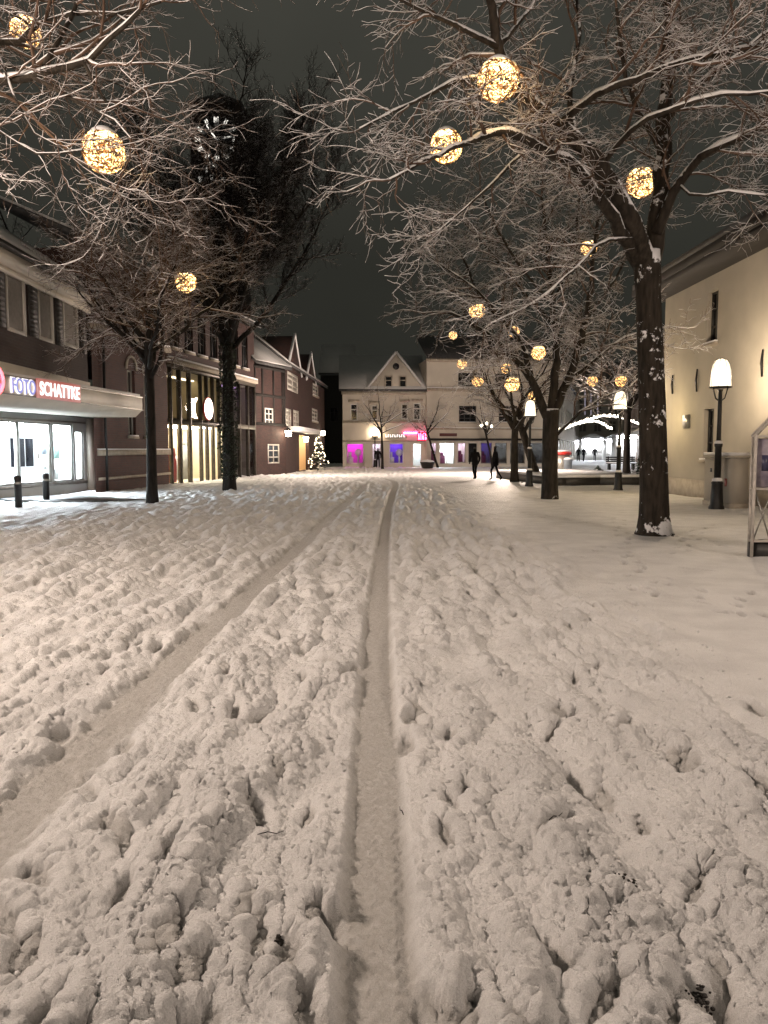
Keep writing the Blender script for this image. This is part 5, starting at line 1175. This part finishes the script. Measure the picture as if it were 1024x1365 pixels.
# bare soil showing through and twigs lying on the snow
def soil(px, py, w, l, label, seed):
    r_ = random.Random(seed); p = G(px, py); m = MB(); n = 26; c = Vector((p.x, p.y, 0)); ang = r_.uniform(-.5, .5)
    ring = []
    for k in range(n):
        a = k * 6.2832 / n; q = 1 + r_.gauss(0, .16); x, y = math.cos(a) * w * q, math.sin(a) * l * q; ring.append((c.x + x * math.cos(ang) - y * math.sin(ang), c.y + x * math.sin(ang) + y * math.cos(ang)))
    return p, ring
near = gco[gco[:, 1] < 8]
def ground_z(x, y):
    d = (near[:, 0] - x) ** 2 + (near[:, 1] - y) ** 2; return float(near[np.argmin(d), 2])
for k, (px, py, w, l) in enumerate(((830, 1188, .040, .026), (935, 1322, .022, .012), (372, 1243, .008, .006))):
    p = G(px, py); m = MB(); r_ = random.Random(90 + k)
    for _ in range(70):
        x, y = p.x + r_.gauss(0, w * .6), p.y + r_.gauss(0, l * .8); z = ground_z(x, y); s_ = r_.uniform(.003, .009)
        m.lathe([(.001, -s_), (s_, -s_ * .3), (s_ * r_.uniform(.6, 1), s_ * .15), (.001, s_ * .3)], 5, c=(x, y, z + .0015), cap=False)
    tag(m.build('soil_clod', M['soil'], None, True), ('largest patch of dark soil showing through the trodden snow', 'small dark soil patch near the bottom right corner', 'tiny dark debris speck left of the wheel track')[k], 'soil', 'dark debris in the trodden snow')
for k, (px, py, l, an) in enumerate(((360, 1110, .05, .1), (740, 1105, .035, .6), (535, 1076, .03, 1.9))):
    p = G(px, py); z = ground_z(p.x, p.y); d = Vector((math.cos(an), math.sin(an), 0)) * l; m = MB(); c = Vector((p.x, p.y, z + .008))
    m.tube([c - d, c - d * .2 + Vector((0, .006, .006)), c + d * .5, c + d + Vector((.004, 0, .01))], [.0022, .0026, .002, .0012], 5)
    tag(m.build('twig', M['soffit']), 'thin dark twig lying on the trodden snow, ' + ('left of the wheel track', 'right of the wheel track amid the lumps', 'on the wheel track edge')[k], 'twig', 'twigs fallen on the snow')

# ------------------------------------------------------------------ night sky
w = bpy.data.worlds.new('World'); S.world = w; w.use_nodes = True; nt = w.node_tree; bg = nt.nodes['Background']
tc = nt.nodes.new('ShaderNodeTexCoord'); sx = nt.nodes.new('ShaderNodeSeparateXYZ'); nt.links.new(tc.outputs['Generated'], sx.inputs[0])
r = nt.nodes.new('ShaderNodeValToRGB'); nt.links.new(sx.outputs['Z'], r.inputs['Fac'])
e = r.color_ramp.elements; e[0].position = 0; e[0].color = (.023, .023, .019, 1); e[1].position = .62; e[1].color = (.058, .057, .047, 1)
x = e.new(.22); x.color = (.0265, .0265, .0215, 1)
n = nt.nodes.new('ShaderNodeTexNoise'); n.inputs['Scale'].default_value = 3.2; n.inputs['Detail'].default_value = 5; nt.links.new(tc.outputs['Generated'], n.inputs['Vector'])
mr = nt.nodes.new('ShaderNodeMapRange'); mr.inputs['To Min'].default_value = .72; mr.inputs['To Max'].default_value = 1.30; nt.links.new(n.outputs['Fac'], mr.inputs['Value'])
mx = nt.nodes.new('ShaderNodeMix'); mx.data_type = 'RGBA'; mx.blend_type = 'MULTIPLY'; mx.inputs['Factor'].default_value = 1
nt.links.new(r.outputs['Color'], mx.inputs['A']); nt.links.new(mr.outputs[0], mx.inputs['B']); nt.links.new(mx.outputs['Result'], bg.inputs['Color']); bg.inputs['Strength'].default_value = 1.0

S.view_settings.view_transform = 'Standard'; S.view_settings.look = 'None'; S.view_settings.exposure = 0; S.view_settings.gamma = 1
c = S.cycles; c.use_denoising = True; c.denoising_prefilter = 'NONE'; c.denoising_input_passes = 'RGB_ALBEDO_NORMAL'; c.use_adaptive_sampling = False; c.max_bounces = 5; c.diffuse_bounces = 3; c.glossy_bounces = 2; c.transparent_max_bounces = 10; c.sample_clamp_indirect = 4
c.use_light_tree = True
try: c.denoiser = 'OPENIMAGEDENOISE'
except Exception: pass
